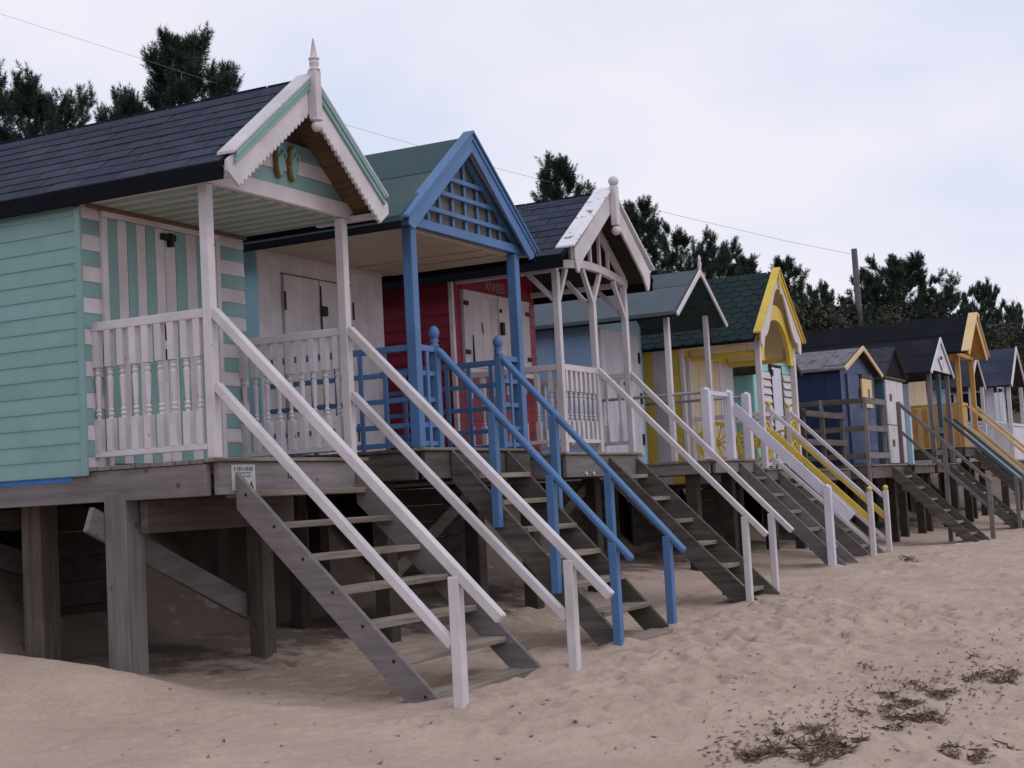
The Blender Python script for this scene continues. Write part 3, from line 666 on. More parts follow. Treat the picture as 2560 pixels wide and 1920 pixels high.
# ================================================================ hut 3: dark red hut with white porch
h = H3 = thing('beach_hut', 'dark red hut with white shutters, white timber porch arches and peeling white gable', 'beach hut', (6.77, 1.8, 0), 'beach huts on stilts')
xc, xl, xr, ze, zr = 6.77, 5.50, 8.04, 3.715, 4.555
rz = lambda x: roof_z(x, xc, zr, ze, xl, xr); YF, YB = -.27, 3.85
r = make_roof(h, xl, xr, xc, ze, zr, YF, YB, 'dark_felt', soffit='dark_timber')
shingles(r, -1, xl, xc, ze, zr, YF+.02, YB, 9, .33, 'slate_shingle', seed=8)
shingles(r, 1, xr, xc, ze, zr, YF+.02, YB, 9, .33, 'slate_shingle', seed=9)
MB().prism([(xc-.09, zr-.04), (xc, zr+.022), (xc+.09, zr-.04), (xc+.09, zr-.05), (xc, zr+.008), (xc-.09, zr-.05)], 'y', YF+.1, YB).build('ridge_cap', 'slate_shingle', r)
for s, xe in ((-1, xl), (1, xr)): box('fascia', 'dark_felt', r, min(xe, xe-s*.03), max(xe, xe-s*.03), YF+.01, YB, 3.58, ze-.036, 0)
wl, wr, wf, wb = shell(h, 5.74, 7.80, 1.23, 3.8, 1.56, rz, xc, 'red_paint', 'red_paint')
weatherboards(wl, 'y', 5.74, 1.25, 3.8, 1.57, 3.66, .13, ['red_paint'])
weatherboards(wf, 'x', 1.23, 5.76, 5.93, 1.57, 3.7, .13, ['red_paint']); weatherboards(wf, 'x', 1.23, 7.59, 7.80, 1.57, 3.7, .13, ['red_paint']); weatherboards(wf, 'x', 1.23, 5.935, 7.585, 1.57, 2.61, .13, ['red_paint'])
box('corner_board', 'white_paint', wl, 5.71, 5.757, 1.195, 1.245, 1.57, 3.62)
box('shutter_sill', 'white_paint', wf, 5.93, 7.59, 1.165, 1.2295, 2.62, 2.675)
box('frieze_board', 'red_paint', wf, 5.935, 7.585, 1.205, 1.2295, 3.56, 3.74, 0)
text_part('name_sign', 'ANNIES', 'cream_ink', wf, (6.75, 1.200, 3.645), .16, sx=.9)
for i, (a0, a1) in enumerate(((5.94, 6.755), (6.775, 7.58))):
    d = box('door_shutter', 'white_paint', h, a0, a1, 1.19, 1.228, 2.68, 3.555, .003)
    vboards(d, 'x', 1.189, a0+.003, a1-.003, 2.685, 3.50, .2, ['white_paint'], t=.006, gap=.001)
    box('top_rail', 'white_paint', d, a0+.003, a1-.003, 1.172, 1.1885, 3.50, 3.552, .003)
    for zz in (2.85, 3.4): box('hinge', 'black_iron', d, (a0 if i == 0 else a1-.1), (a0+.1 if i == 0 else a1), 1.168, 1.178, zz-.025, zz+.025, 0)
    if i: padlock(d, 6.83, 1.175, 3.17, .07, .15); box('knob', 'black_iron', d, 6.80, 6.84, 1.165, 1.178, 3.36, 3.40, 0)
    else:
        MB().prism([(6.33, 3.2), (6.37, 3.21), (6.39, 3.12), (6.37, 3.05), (6.34, 3.12)], 'y', 1.1795, 1.1815).build('painted_motif', 'red_paint', d)
        for x in (6.12, 6.63): MB().prism([(x-.016, 2.70), (x+.016, 2.70), (x, 3.05)], 'y', 1.168, 1.181).build('strap_hinge', 'rusty_iron', d)
for x in (5.87, 6.80, 7.73): post('post', h, x, 0, 1.657, 3.60 if x < 6 else (3.42 if x < 7 else 3.62), .072, 'white_paint')
# arched collar, braces and uprights of the porch front
arc = lambda x: 3.66+.10*math.sin(math.pi*(x-5.75)/2.05)
pts = [5.75+2.05*i/10 for i in range(11)]
MB().prism([(x, arc(x)-.045) for x in pts]+[(x, arc(x)+.045) for x in pts[::-1]], 'y', -.035, .025).build('arched_collar', 'white_paint', h, .004)
def knee(p, q): bar('knee_brace', 'white_paint', h, p, q, .05, .05)
knee((6.80, -.005, 3.34), (6.56, -.005, 3.70)); knee((6.80, -.005, 3.34), (7.04, -.005, 3.70))
knee((7.73, -.005, 3.22), (7.42, -.005, 3.66)); knee((5.87, -.005, 3.25), (6.12, -.005, 3.66))
knee((5.87, .03, 3.3), (5.87, .32, 3.60)); knee((7.73, .03, 3.3), (7.73, .32, 3.60)); knee((6.80, .03, 3.3), (6.80, .3, 3.62))
box('eaves_beam', 'white_paint', h, 5.84, 5.90, -.03, 1.22, 3.602, 3.655); box('eaves_beam', 'white_paint', h, 7.70, 7.76, -.03, 1.22, 3.622, 3.68)
k = (zr-ze)/(xc-xl)
for x in (6.28, 6.53, 6.80, 7.06, 7.3): post('gable_upright', h, x, -.005, arc(x)+.046, zr-.075-k*abs(x-xc), .04, 'white_paint')
for s in (-1, 1):
    b = barge(h, xc, 4.585, xc+s*1.055, 3.79, .245, -.318, -.29, 'white_paint', 'round')
    flat_bar_along(b, 'capping', 'peeling_white_paint', xc, 4.60, xc+s*1.14, 3.80, -.35, -.13, .026)
    flat_bar_along(h, 'inner_rafter', 'white_paint', xc, 4.36, xc+s*.98, 3.64, -.04, .01, .10)
fin = MB().box(xc-.045, xc+.045, -.40, -.32, 4.18, 4.63).build('finial', 'white_paint', h, .006)
MB().ball((xc, -.36, 4.685), .06, 12, 8).build('ball', 'white_paint', fin, 0, True); MB().ball((xc, -.36, 4.125), .055, 12, 8).build('pendant_ball', 'white_paint', fin, 0, True)
balustrade(h, (5.91, 0), (6.76, 0), 2.605, 1.76, 7, 'white_paint', .05)
for x in (5.87, 7.73): balustrade(h, (x, .04), (x, 1.2), 2.605, 1.76, 7, 'white_paint', .05)
pf = platform(h, 5.70, 7.80, -.05, 3.8, 1.655, 1.385, 'grey', [(5.95, .5, .16), (7.6, .5, .17), (5.95, 2.4, .16), (7.6, 2.4, .16)])
bar('brace', 'brown_timber_x', pf, (5.95, .55, .6), (7.6, .55, 1.3), .04, .13)
for x in (6.22, 6.42): MB().lathe((x, -.07, 1.425), [(.02, -.012), (.02, .004)], 8, 'y').build('reflector', 'white_paint', pf)
t = stairs('wooden_stairs', 'grey wooden stairs with a pair of slim white handrails down from the red hut', 6.86, 7.70, -.075, 1.60, 1.655, 1.0, -1.62, .262, 6, -.21, 'green', group='flights of steps down to the sand', depth=.30)
for x in (6.80, 7.73):
    bar('handrail', 'white_paint', t, (x, -.03, 2.585), (x, -1.86, .67), .06, .06, (0, 0, 1), .006)
    post('foot_post', t, x, -1.63, ground(x, -1.63)-.3, .875, .07, 'white_paint')

# ================================================================ hut 4: pale blue, set back behind its landing
h = H4 = thing('beach_hut', 'pale blue hut with grey felt roof, thin white gable strips and pipe railings', 'beach hut', (11.2, 2, 0), 'beach huts on stilts')
xc, xl, xr, ze, zr = 11.18, 10.10, 12.28, 3.565, 4.255
rz = lambda x: roof_z(x, xc, zr, ze, xl, xr); YF, YB = .27, 4.2
r = make_roof(h, xl, xr, xc, ze, zr, YF, YB, 'grey_felt', soffit='dark_green_board')
felt_strips(r, xl, xc, xr, ze, zr, YF+.01, YB, [0, .62, .985], 'grey_felt')
box('fascia', 'dark_felt', r, xl, xl+.025, YF+.01, YB, 3.50, ze-.036, 0)
wl, wr, wf, wb = shell(h, 10.36, 12.05, 1.55, 4.1, 1.5, rz, xc, 'pale_blue_paint', 'ice_blue_paint')
vboards(wl, 'y', 10.36, 1.56, 4.1, 1.52, 3.6, .6, ['pale_blue_paint'], t=.01)
d = box('door', 'lilac_white_paint', h, 10.45, 11.83, 1.52, 1.548, 1.72, 3.50, .003)
vboards(d, 'x', 1.519, 10.455, 11.825, 1.725, 3.48, .17, ['lilac_white_paint'], t=.008)
for zz in (1.95, 2.55, 3.15): box('hinge', 'black_iron', d, 11.78, 11.835, 1.49, 1.51, zz-.08, zz+.08, 0)
for zz in (2.6, 2.75): padlock(d, 11.2, 1.509, zz, .04, .06)
for x in (10.40, 11.98): post('post', h, x, .5, 1.572, rz(x)-.06, .072, 'white_paint')
for s in (-1, 1): barge(h, xc, 4.26, xc+s*1.03, 3.56, .075, .235, .262, 'white_paint')
MB().lathe((xc, .25, 0), [(.02, 4.14), (.026, 4.20), (.018, 4.26), (.03, 4.33), (.02, 4.38), (.026, 4.41), (.004, 4.46)], 8).build('finial', 'white_paint', h, 0, True)
for x in (10.39, 11.30, 12.09):
    nw = post('newel', h, x, 0, 1.572, 2.51, .115, 'lilac_white_paint'); MB().lathe((x, 0, 0), [(.07, 2.51), (.06, 2.52), (.008, 2.545)], 4).build('newel_cap', 'lilac_white_paint', nw)
for x in (10.39, 12.09): MB().tube([(x, .04, 2.475), (x, 1.545, 2.48)], .022, 8).build('pipe_rail', 'galvanised_pipe', h, 0, True)
box('front_rail', 'lilac_white_paint', h, 10.45, 11.24, -.02, .03, 2.44, 2.50)
platform(h, 10.36, 12.15, -.06, 4.1, 1.57, 1.385, 'grey', [(10.5, .3, .16), (11.95, .3, .16), (10.5, 2.4, .16), (11.95, 2.4, .16)])
t = stairs('wooden_stairs', 'dark grey wooden stairs with a broad white handrail board, beside the pipe railings', 11.36, 12.06, -.085, 1.53, 1.57, 1.05, -1.35, .25, 6, -.26, 'grey', group='flights of steps down to the sand')
bar('handrail_board', 'lilac_white_paint', t, (11.30, -.06, 2.30), (11.30, -1.62, .70), .03, .14, (0, 0, 1), .003)
fp = post('foot_post', t, 11.24, -1.33, ground(11.3, -1.34)-.3, 1.12, .10, 'lilac_white_paint'); MB().lathe((11.24, -1.33, 0), [(.06, 1.12), (.06, 1.13), (.008, 1.165)], 4).build('post_cap', 'lilac_white_paint', fp)

# ================================================================ hut 5: yellow and white stripes with wagon wheels
h = H5 = thing('beach_hut', 'yellow and white striped hut with arched yellow porch and wagon wheel railings', 'beach hut', (13.7, 1.8, 0), 'beach huts on stilts')
xc, xl, xr, ze, zr = 13.68, 12.40, 14.96, 3.32, 4.45
rz = lambda x: roof_z(x, xc, zr, ze, xl, xr); YF, YB = -.08, 3.9
r = make_roof(h, xl, xr, xc, ze, zr, YF, YB, 'dark_felt', soffit='cream_paint')
shingles(r, -1, xl, xc, ze, zr, YF+.02, YB, 12, .22, 'green_shingle', scallop=True, seed=5)
wl, wr, wf, wb = shell(h, 12.5, 14.86, 1.10, 3.8, 1.27, rz, xc, 'white_paint', 'white_paint')
vboards(wl, 'y', 12.5, 1.13, 3.75, 1.28, 3.36, .22, ['yellow_paint', 'white_paint'], t=.012)
box('corner_board', 'white_paint', wl, 12.475, 12.51, 1.07, 1.128, 1.4, 3.35)
box('frieze_board', 'yellow_paint', wf, 12.54, 14.82, 1.08, 1.102, 3.18, 3.34, 0)
d = box('door', 'white_paint', h, 12.80, 14.05, 1.07, 1.098, 1.5, 3.16, 0)
vboards(d, 'x', 1.069, 12.80, 14.05, 1.502, 3.155, .062, ['yellow_paint', 'white_paint'], t=.008)
for x in (12.74, 14.11): box('door_frame', 'white_paint', h, x-.05, x+.05, 1.05, 1.098, 1.45, 3.175)
box('eaves_rail', 'cream_paint', h, 12.78, 12.84, .03, 1.06, 3.2, 3.29); box('eaves_rail', 'yellow_paint', h, 12.79, 12.83, .03, 1.06, 3.12, 3.195)
box('eaves_rail', 'cream_paint', h, 14.54, 14.60, .03, 1.06, 3.2, 3.29); box('eaves_rail', 'yellow_paint', h, 14.55, 14.59, .03, 1.06, 3.12, 3.195)
for x in (12.80, 14.57):
    p_ = post('post', h, x, 0, 1.432, 3.33, .085, 'white_paint')
    box('bracket', 'white_paint', p_, x-.05, x+.05, .045, .14, 3.2, 3.33)
def arch(xc, w, z0, zt, inset, y0, y1, name, mat, par):
    o = [(xc+w*math.cos(a), z0+(zt-z0)*math.sin(a)) for a in (math.pi*i/18 for i in range(19))]
    i_ = [(xc+(w-inset)*math.cos(a), z0+(zt-z0-inset*1.15)*math.sin(a)) for a in (math.pi*i/18 for i in range(19))]
    m = MB()
    for a, b, c, e in zip(o[:-1], o[1:], i_[:-1], i_[1:]):
        m.hexa([(a[0], y0, a[1]), (b[0], y0, b[1]), (e[0], y0, e[1]), (c[0], y0, c[1]), (a[0], y1, a[1]), (b[0], y1, b[1]), (e[0], y1, e[1]), (c[0], y1, c[1])])
    return m.build(name, mat, par)
arch(xc, .87, 3.05, 3.95, .20, -.03, .03, 'arch', 'yellow_paint', h)
for s in (-1, 1):
    apex, xe, ze_, kk = 4.49, xc+s*1.04, 3.46, 1.03/1.04
    up = lambda x: apex-kk*abs(x-xc)
    poly = [(xc, apex), (xe, ze_), (xe+s*.0, 3.30), (xe-s*.06, 3.22), (xe-s*.14, 3.27), (xe-s*.17, 3.40)]
    for i in range(1, 9):
        q = i/8; x = xe-s*.17-s*(1.04-.17)*q; poly.append((x, up(x)-.26-.09*math.sin(math.pi*2*q)))
    poly[-1] = (xc, apex-.32)
    b = MB().prism(poly if s < 0 else poly[::-1], 'y', -.115, -.09).build('bargeboard', 'white_paint', h)
    flat_bar_along(b, 'capping', 'yellow_paint', xc, 4.50, xc+s*1.18, 3.42, -.16, -.04, .03)
    flat_bar_along(b, 'moulding', 'yellow_paint', xc, 4.42, xc+s*1.1, 3.40, -.135, -.1155, .075)
box('finial', 'yellow_paint', h, xc-.03, xc+.03, -.15, -.136, 4.1, 4.45)
for x in (13.15, 14.13):
    nw = post('newel', h, x, 0, 1.432, 2.37, .075, 'white_paint'); MB().ball((x, 0, 2.405), .042, 10, 7).build('ball', 'yellow_paint', nw, 0, True)
def wheel(par, c, r, axis, spokes=10):
    w = MB(); P = (lambda a, q: (c[0], c[1]+q*math.cos(a), c[2]+q*math.sin(a))) if axis == 'x' else (lambda a, q: (c[0]+q*math.cos(a), c[1], c[2]+q*math.sin(a)))
    n = 24; e = Vector((.02, 0, 0)) if axis == 'x' else Vector((0, .02, 0))
    for i in range(n):
        a, b = 2*math.pi*i/n, 2*math.pi*(i+1)/n; q = [Vector(P(a, r)), Vector(P(b, r)), Vector(P(b, r*.82)), Vector(P(a, r*.82))]
        w.hexa([v-e for v in q]+[v+e for v in q])
    o = w.build('wagon_wheel', 'yellow_paint', par)
    for i in range(spokes): a = 2*math.pi*i/spokes; MB().tube([P(a, r*.1), P(a, r*.84)], .012, 5).build('spoke', 'yellow_paint', o)
    MB().lathe(c, [(r*.2, -.03), (r*.2, .03)], 12, axis).build('hub', 'yellow_paint', o)
for x in (12.80, 14.57):
    sr = box('side_rail', 'white_paint', h, x-.03, x+.03, .045, 1.08, 2.21, 2.27); box('bottom_rail', 'white_paint', sr, x-.025, x+.025, .045, 1.08, 1.47, 1.52)
    for y in (.72, .24): wheel(h, (x, y, 1.865), .31 if y > .5 else .19, 'x')
for a, b in ((12.845, 13.11), (14.17, 14.525)):
    sr = box('front_rail', 'white_paint', h, a, b, -.03, .03, 2.21, 2.27); box('bottom_rail', 'white_paint', sr, a, b, -.025, .025, 1.47, 1.52)
    wheel(h, ((a+b)/2, 0, 2.03), (b-a)/2*.95, 'y', 8); wheel(h, ((a+b)/2, 0, 1.7), (b-a)/2*.95, 'y', 8)
platform(h, 12.62, 14.75, -.05, 3.8, 1.43, 1.255, 'grey', [(12.9, .5, .16), (14.5, .5, .17), (12.9, 2.4, .16), (14.5, 2.4, .16)])
t = stairs('wooden_stairs', 'dark wooden stairs with white and yellow handrails and yellow ball posts', 13.2, 14.08, -.075, 1.385, 1.43, 1.0, -1.35, .24, 5, -.18, 'grey', group='flights of steps down to the sand')
for x in (13.13, 14.12):
    bar('handrail', 'white_paint', t, (x, -.03, 2.30), (x, -1.40, .92), .05, .055, (0, 0, 1), .004)
    bar('middle_rail', 'yellow_paint', t, (x, -.03, 1.98), (x, -1.40, .62), .04, .085, (0, 0, 1), .004)
    bar('lower_rail', 'white_paint', t, (x, -.03, 1.58), (x, -1.40, .26), .04, .055, (0, 0, 1), .004)
    fp = post('foot_post', t, x, -1.43, ground(x, -1.43)-.3, 1.02, .075, 'white_paint'); MB().ball((x, -1.43, 1.055), .042, 10, 7).build('ball', 'yellow_paint', fp, 0, True)

# ================================================================ hut 6: mint hut with white slatted shutters, behind the yellow porch
h = thing('beach_hut', 'small mint hut numbered over a white door with white slatted panels either side', 'beach hut', (16.45, 2, 0), 'beach huts on stilts')
xc, xl, xr, ze, zr = 16.45, 15.15, 17.75, 3.16, 3.78
rz = lambda x: roof_z(x, xc, zr, ze, xl, xr)
r = make_roof(h, xl, xr, xc, ze, zr, .80, 3.8, 'charcoal_felt', soffit='dark_timber')
box('fascia', 'dark_timber', r, xl, xl+.025, .81, 3.8, 3.02, ze-.036, 0)
wl, wr, wf, wb = shell(h, 15.3, 17.6, .90, 3.7, 1.35, rz, xc, 'pale_mint_paint', 'pale_mint_paint')
vboards(wl, 'y', 15.3, .91, 3.7, 1.36, 3.13, .2, ['pale_mint_paint'], t=.012)
for s in (-1, 1): barge(h, xc, 3.80, xc+s*1.32, 3.17, .09, .765, .795, 'dark_timber')
d = box('door', 'lilac_white_paint', h, 16.22, 16.76, .862, .898, 1.45, 3.20, .003)
for a, b, c, e in ((16.17, 16.215, 1.45, 3.21), (16.765, 16.81, 1.45, 3.21), (16.17, 16.81, 3.215, 3.255)): box('door_frame', 'dark_timber', h, a, b, .855, .899, c, e)
box('hasp', 'black_iron', d, 16.18, 16.26, .84, .861, 3.05, 3.16, 0)
text_part('number', '116', 'dark_ink', wf, (16.42, .895, 3.385), .17, sx=.85)
for a, b in ((15.68, 16.13), (16.87, 17.5)):
    pn = box('slatted_panel', 'grey_timber_x', h, a, b, .882, .898, 1.5, 3.12, 0)
    for i in range(12): MB().prism([(.88, 1.51+.134*i), (.84, 1.515+.134*i), (.872, 1.63+.134*i), (.88, 1.63+.134*i)], 'x', a, b).build('slat', 'white_paint', pn)
platform(h, 15.2, 17.7, .0, 3.7, 1.40, 1.2, 'brown', [(15.4, .3, .15), (17.5, .3, .15), (15.4, 2.4, .15), (17.5, 2.4, .15)])
for zz in (2.32, 1.85): box('rail', 'brown_timber_x', h, 15.2, 17.7, .02, .06, zz-.05, zz+.05)
for x in (15.25, 16.4, 17.65): post('rail_post', h, x, .085, 1.4, 2.4, .06, 'brown_timber_z')

# ================================================================ hut 7: navy shed behind a grey rail landing
h = thing('beach_hut', 'peeling navy blue shed with torn grey felt roof and yellow bargeboards', 'beach hut', (20.8, 2, 0), 'beach huts on stilts')
xc, xl, xr, ze, zr = 20.82, 19.35, 22.3, 3.32, 3.80
rz = lambda x: roof_z(x, xc, zr, ze, xl, xr)
r = make_roof(h, xl, xr, xc, ze, zr, .40, 3.6, 'weathered_felt', soffit='dark_timber')
R = random.Random(2)
for i in range(7):
    y0 = .45+i*.42; a = R.uniform(.0, .15); b = R.uniform(.55, .98)
    P = lambda t, o: (xl+(xc-xl)*t, ze+(zr-ze)*t+o)
    MB().prism([P(a, .004), P(b, .004), P(b, .012), P(a, .016)], 'y', y0, y0+.40+R.uniform(0, .05)).build('felt_sheet', 'weathered_felt', r)
wl, wr, wf, wb = shell(h, 19.5, 22.12, .53, 3.5, 1.40, rz, xc, 'navy_paint', 'bright_navy_paint')
vboards(wl, 'y', 19.5, .54, 3.5, 1.41, 3.3, .3, ['navy_paint'], t=.01)
weatherboards(wf, 'x', .53, 20.85, 22.1, 1.42, 3.28, .17, ['bright_navy_paint'])
d = box('door', 'bright_navy_paint', h, 19.9, 20.78, .495, .528, 1.5, 3.25, .003); box('door_bar', 'black_iron', d, 20.74, 20.79, .47, .494, 2.7, 3.0, 0)
sb = box('shutter', 'pale_tan_paint', h, 20.92, 21.7, .47, .507, 2.62, 3.2, .003); box('latch', 'black_iron', sb, 21.38, 21.42, .455, .469, 2.8, 3.0, 0); box('shutter_head', 'brown_timber_x', sb, 20.9, 21.72, .455, .507, 3.203, 3.29)
for s in (-1, 1): barge(h, xc, 3.83, xc+s*1.5, 3.33, .09, .36, .395, 'pale_tan_paint')
platform(h, 19.08, 21.95, -.03, 3.5, 1.46, 1.2, 'brown', [(19.2, .2, .17), (21.6, .2, .17), (19.2, 2, .17), (21.6, 2, .17)])
for zz in (2.66, 2.14, 1.63):
    box('rail', 'brown_timber_y', h, 19.08, 19.12, .0, 2.0, zz-.05, zz+.05); box('rail', 'grey_timber_x', h, 19.13, 20.72, -.03, .01, zz-.055, zz+.055)
for x, y in ((19.1, -.03), (19.1, .8), (19.1, 1.6), (20.72, .03)): post('rail_post', h, x, y+.035, 1.1 if y < 0 else 1.46, 2.72, .065, 'grey_timber_z')
t = stairs('wooden_stairs', 'bare grey wooden stairs with grey handrails below the peeling navy shed', 20.70, 21.80, -.06, 1.44, 1.46, 1.0, -1.6, .235, 6, -.2, 'green', group='flights of steps down to the sand')
post('newel', t, 21.86, 0, 1.2, 2.72, .08, 'grey_timber_z')
bar('handrail', 'grey_timber_y', t, (21.86, -.03, 2.66), (21.86, -1.72, .98), .05, .07); bar('lower_rail', 'grey_timber_y', t, (21.86, -.03, 2.1), (21.86, -1.72, .42), .045, .06)
for y in (-.85, -1.66): post('stair_post', t, 21.86, y, ground(21.86, y)-.3, 2.66+y*.99-.0, .085, 'grey_timber_z')

# ================================================================ hut 8: teal hut with white stable door
h = thing('beach_hut', 'teal hut with a white stable door under a dark grey gable', 'beach hut', (23.85, 2, 0), 'beach huts on stilts')
xc, xl, xr, ze, zr = 23.85, 22.7, 25.0, 3.3, 4.02
rz = lambda x: roof_z(x, xc, zr, ze, xl, xr)
r = make_roof(h, xl, xr, xc, ze, zr, .42, 3.8, 'charcoal_felt', soffit='dark_timber')
felt_strips(r, xl, xc, xr, ze, zr, .43, 3.8, [0, .5, .985], 'charcoal_felt')
wl, wr, wf, wb = shell(h, 22.9, 24.8, .52, 3.7, 1.4, rz, xc, 'teal_paint', 'teal_paint')
vboards(wl, 'y', 22.9, .53, 3.7, 1.41, 3.35, .25, ['teal_paint'], t=.01)
MB().prism([(22.95, 3.33), (24.75, 3.33), (xc, 3.92)], 'y', .49, .515).build('gable_panel', 'black_felt', h)
for zz0, zz1 in ((1.5, 2.3), (2.32, 3.27)):
    d = box('door', 'white_paint', h, 22.98, 23.95, .48, .518, zz0, zz1, .003); box('picture_plate', 'soffit_brown', d, 23.25, 23.45, .47, .479, zz1-.45, zz1-.3, 0)
box('door_jamb', 'white_paint', h, 24.0, 24.6, .485, .518, 1.5, 3.27); box('lintel', 'brown_timber_x', h, 22.9, 24.8, .45, .484, 3.29, 3.34)
platform(h, 22.8, 24.9, -.02, 3.7, 1.45, 1.25, 'brown', [(23, .3, .16), (24.7, .3, .16), (23, 2, .16), (24.7, 2, .16)])
post('corner_post', h, 22.9, .04, 1.45, 2.5, .1, 'ice_blue_paint')

# ================================================================ hut 9: black roof with white gable
h = thing('beach_hut', 'hut with a black felt roof and a small white gable bearing crossed strips', 'beach hut', (26.5, 2, 0), 'beach huts on stilts')
xc, xl, xr, ze, zr = 26.5, 25.15, 27.85, 3.50, 4.34
rz = lambda x: roof_z(x, xc, zr, ze, xl, xr)
r = make_roof(h, xl, xr, xc, ze, zr, -.02, 4.0, 'black_felt', soffit='dark_timber')
felt_strips(r, xl, xc, xr, ze, zr, -.01, 4.0, [0, .5, .985], 'black_felt')
wl, wr, wf, wb = shell(h, 25.35, 27.6, 1.0, 3.9, 1.4, rz, xc, 'cream_paint', 'pale_blue_paint')
vboards(wl, 'y', 25.35, 1.01, 3.9, 1.41, 3.55, .35, ['cream_paint'], t=.012)
k = (zr-ze)/(xc-xl)
g_ = MB().prism([(xc-(4.25-3.56)/k, 3.56), (xc+(4.25-3.56)/k, 3.56), (xc, 4.25)], 'y', -.02, .01).build('gable_panel', 'lilac_white_paint', h)
bar('crossed_strip', 'soffit_brown', g_, (26.15, -.03, 3.85), (26.55, -.03, 3.58), .015, .05); bar('crossed_strip', 'white_paint', g_, (26.9, -.03, 3.86), (26.5, -.03, 3.58), .015, .05)
MB().ball((26.45, -.03, 3.88), .045).build('boss', 'soffit_brown', g_)
for s in (-1, 1): barge(h, xc, 4.37, xc+s*1.32, 3.52, .10, -.06, -.03, 'lilac_white_paint')
for x, m in ((25.4, 'grey_timber_z'), (26.4, 'teal_paint'), (27.45, 'grey_timber_z')): post('post', h, x, .06, 1.45, 3.52, .1, m)
platform(h, 25.2, 27.7, -.02, 3.9, 1.45, 1.25, 'brown', [(25.4, .3, .16), (27.5, .3, .16), (25.4, 2, .16), (27.5, 2, .16)])
for zz in (2.2, 1.7): box('rail', 'brown_timber_x', h, 25.2, 26.35, -.02, .02, zz-.06, zz+.06)
t = stairs('wooden_stairs', 'dark grey wooden stairs with blue topped handrails by the small white gable', 26.4, 27.4, -.06, 1.44, 1.45, 1.0, -1.5, .235, 6, -.2, 'green', group='flights of steps down to the sand')
for x in (26.35, 27.45):
    bar('handrail', 'teal_paint', t, (x, -.03, 2.5), (x, -1.62, .95), .05, .07)
    post('foot_post', t, x, -1.5, ground(x, -1.5)-.3, 1.08, .085, 'grey_timber_z')

# ================================================================ hut 10: tan porch on a long dark roof
h = thing('beach_hut', 'tall hut with tan timber porch, tan plank railing and long blue-black roof', 'beach hut', (29.6, 2, 0), 'beach huts on stilts')
xc, xl, xr, ze, zr = 29.5, 28.15, 30.85, 4.12, 5.12
rz = lambda x: roof_z(x, xc, zr, ze, xl, xr)
r = make_roof(h, xl, xr, xc, ze, zr, -.33, 5.2, 'dark_felt', soffit='tan_paint')
felt_strips(r, xl, xc, xr, ze, zr, -.32, 5.2, [0, .5, .985], 'dark_felt')
wl, wr, wf, wb = shell(h, 28.45, 30.6, 1.2, 5.1, 1.75, rz, xc, 'cream_paint', 'cream_paint')
vboards(wf, 'x', 1.2, 28.46, 30.58, 1.8, 4.0, .3, ['cream_paint'], t=.012)
for s in (-1, 1):
    b = barge(h, xc, 5.14, xc+s*1.30, 4.15, .2, -.37, -.34, 'pale_tan_paint')
    flat_bar_along(b, 'capping', 'pale_tan_paint', xc, 5.15, xc+s*1.36, 4.13, -.42, -.2, .03)
for x in (28.62, 30.5): post('post', h, x, .0, 1.85, 4.06, .11, 'tan_paint')
box('tie_beam', 'tan_paint', h, 28.3, 30.7, -.06, .06, 4.062, 4.15)
sr = box('side_railing', 'tan_paint', h, 28.58, 28.64, .07, 1.18, 2.86, 2.93); vboards(sr, 'y', 28.61, .07, 1.18, 1.86, 2.85, .12, ['tan_paint', 'pale_tan_paint'], t=.02)
fr = box('front_railing', 'tan_paint', h, 28.69, 29.4, -.04, .03, 2.86, 2.93); vboards(fr, 'x', .01, 28.69, 29.4, 1.86, 2.85, .12, ['tan_paint'], t=.02)
platform(h, 28.4, 30.65, -.06, 5.0, 1.85, 1.6, 'brown', [(28.6, .3, .18), (30.4, .3, .18), (28.6, 2.5, .18), (30.4, 2.5, .18)])
t = stairs('wooden_stairs', 'brown wooden stairs with tan double handrails under the tan porch', 29.5, 30.45, -.1, 1.82, 1.85, 1.0, -1.95, .24, 7, -.2, 'brown', group='flights of steps down to the sand')
for x in (29.45, 30.5):
    bar('handrail', 'pale_tan_paint', t, (x, -.05, 2.86), (x, -2.15, .76), .06, .07); bar('lower_rail', 'pale_tan_paint', t, (x, -.05, 2.3), (x, -2.1, .25), .06, .07)
    bar('infill_board', 'lilac_white_paint', t, (x, -.05, 2.16), (x, -2.0, .21), .03, .12)
    post('foot_post', t, x, -2.0, ground(x, -2.0)-.3, .88, .09, 'tan_paint')

# ================================================================ hut 11: white gable strips peeping between the tan posts
h = thing('beach_hut', 'low hut with thin white gable strips, showing between tan porch posts', 'beach hut', (33, 2.4, 0), 'beach huts on stilts')
xc, xl, xr, ze, zr = 33.0, 31.9, 34.1, 3.5, 4.35
rz = lambda x: roof_z(x, xc, zr, ze, xl, xr)
r = make_roof(h, xl, xr, xc, ze, zr, .3, 4.2, 'charcoal_felt', soffit='dark_timber')
wl, wr, wf, wb = shell(h, 32.1, 33.9, 1.2, 4.1, 1.5, rz, xc, 'lilac_white_paint', 'pale_blue_paint')
for s in (-1, 1): barge(h, xc, 4.38, xc+s*1.08, 3.53, .11, .26, .295, 'white_paint')
for x in (32.1, 33.9): post('post', h, x, .35, 1.5, 3.55, .1, 'lilac_white_paint')
platform(h, 32, 34, .2, 4.1, 1.5, 1.3, 'brown', [(32.2, .5, .16), (33.8, .5, .16), (32.2, 2.5, .16), (33.8, 2.5, .16)])

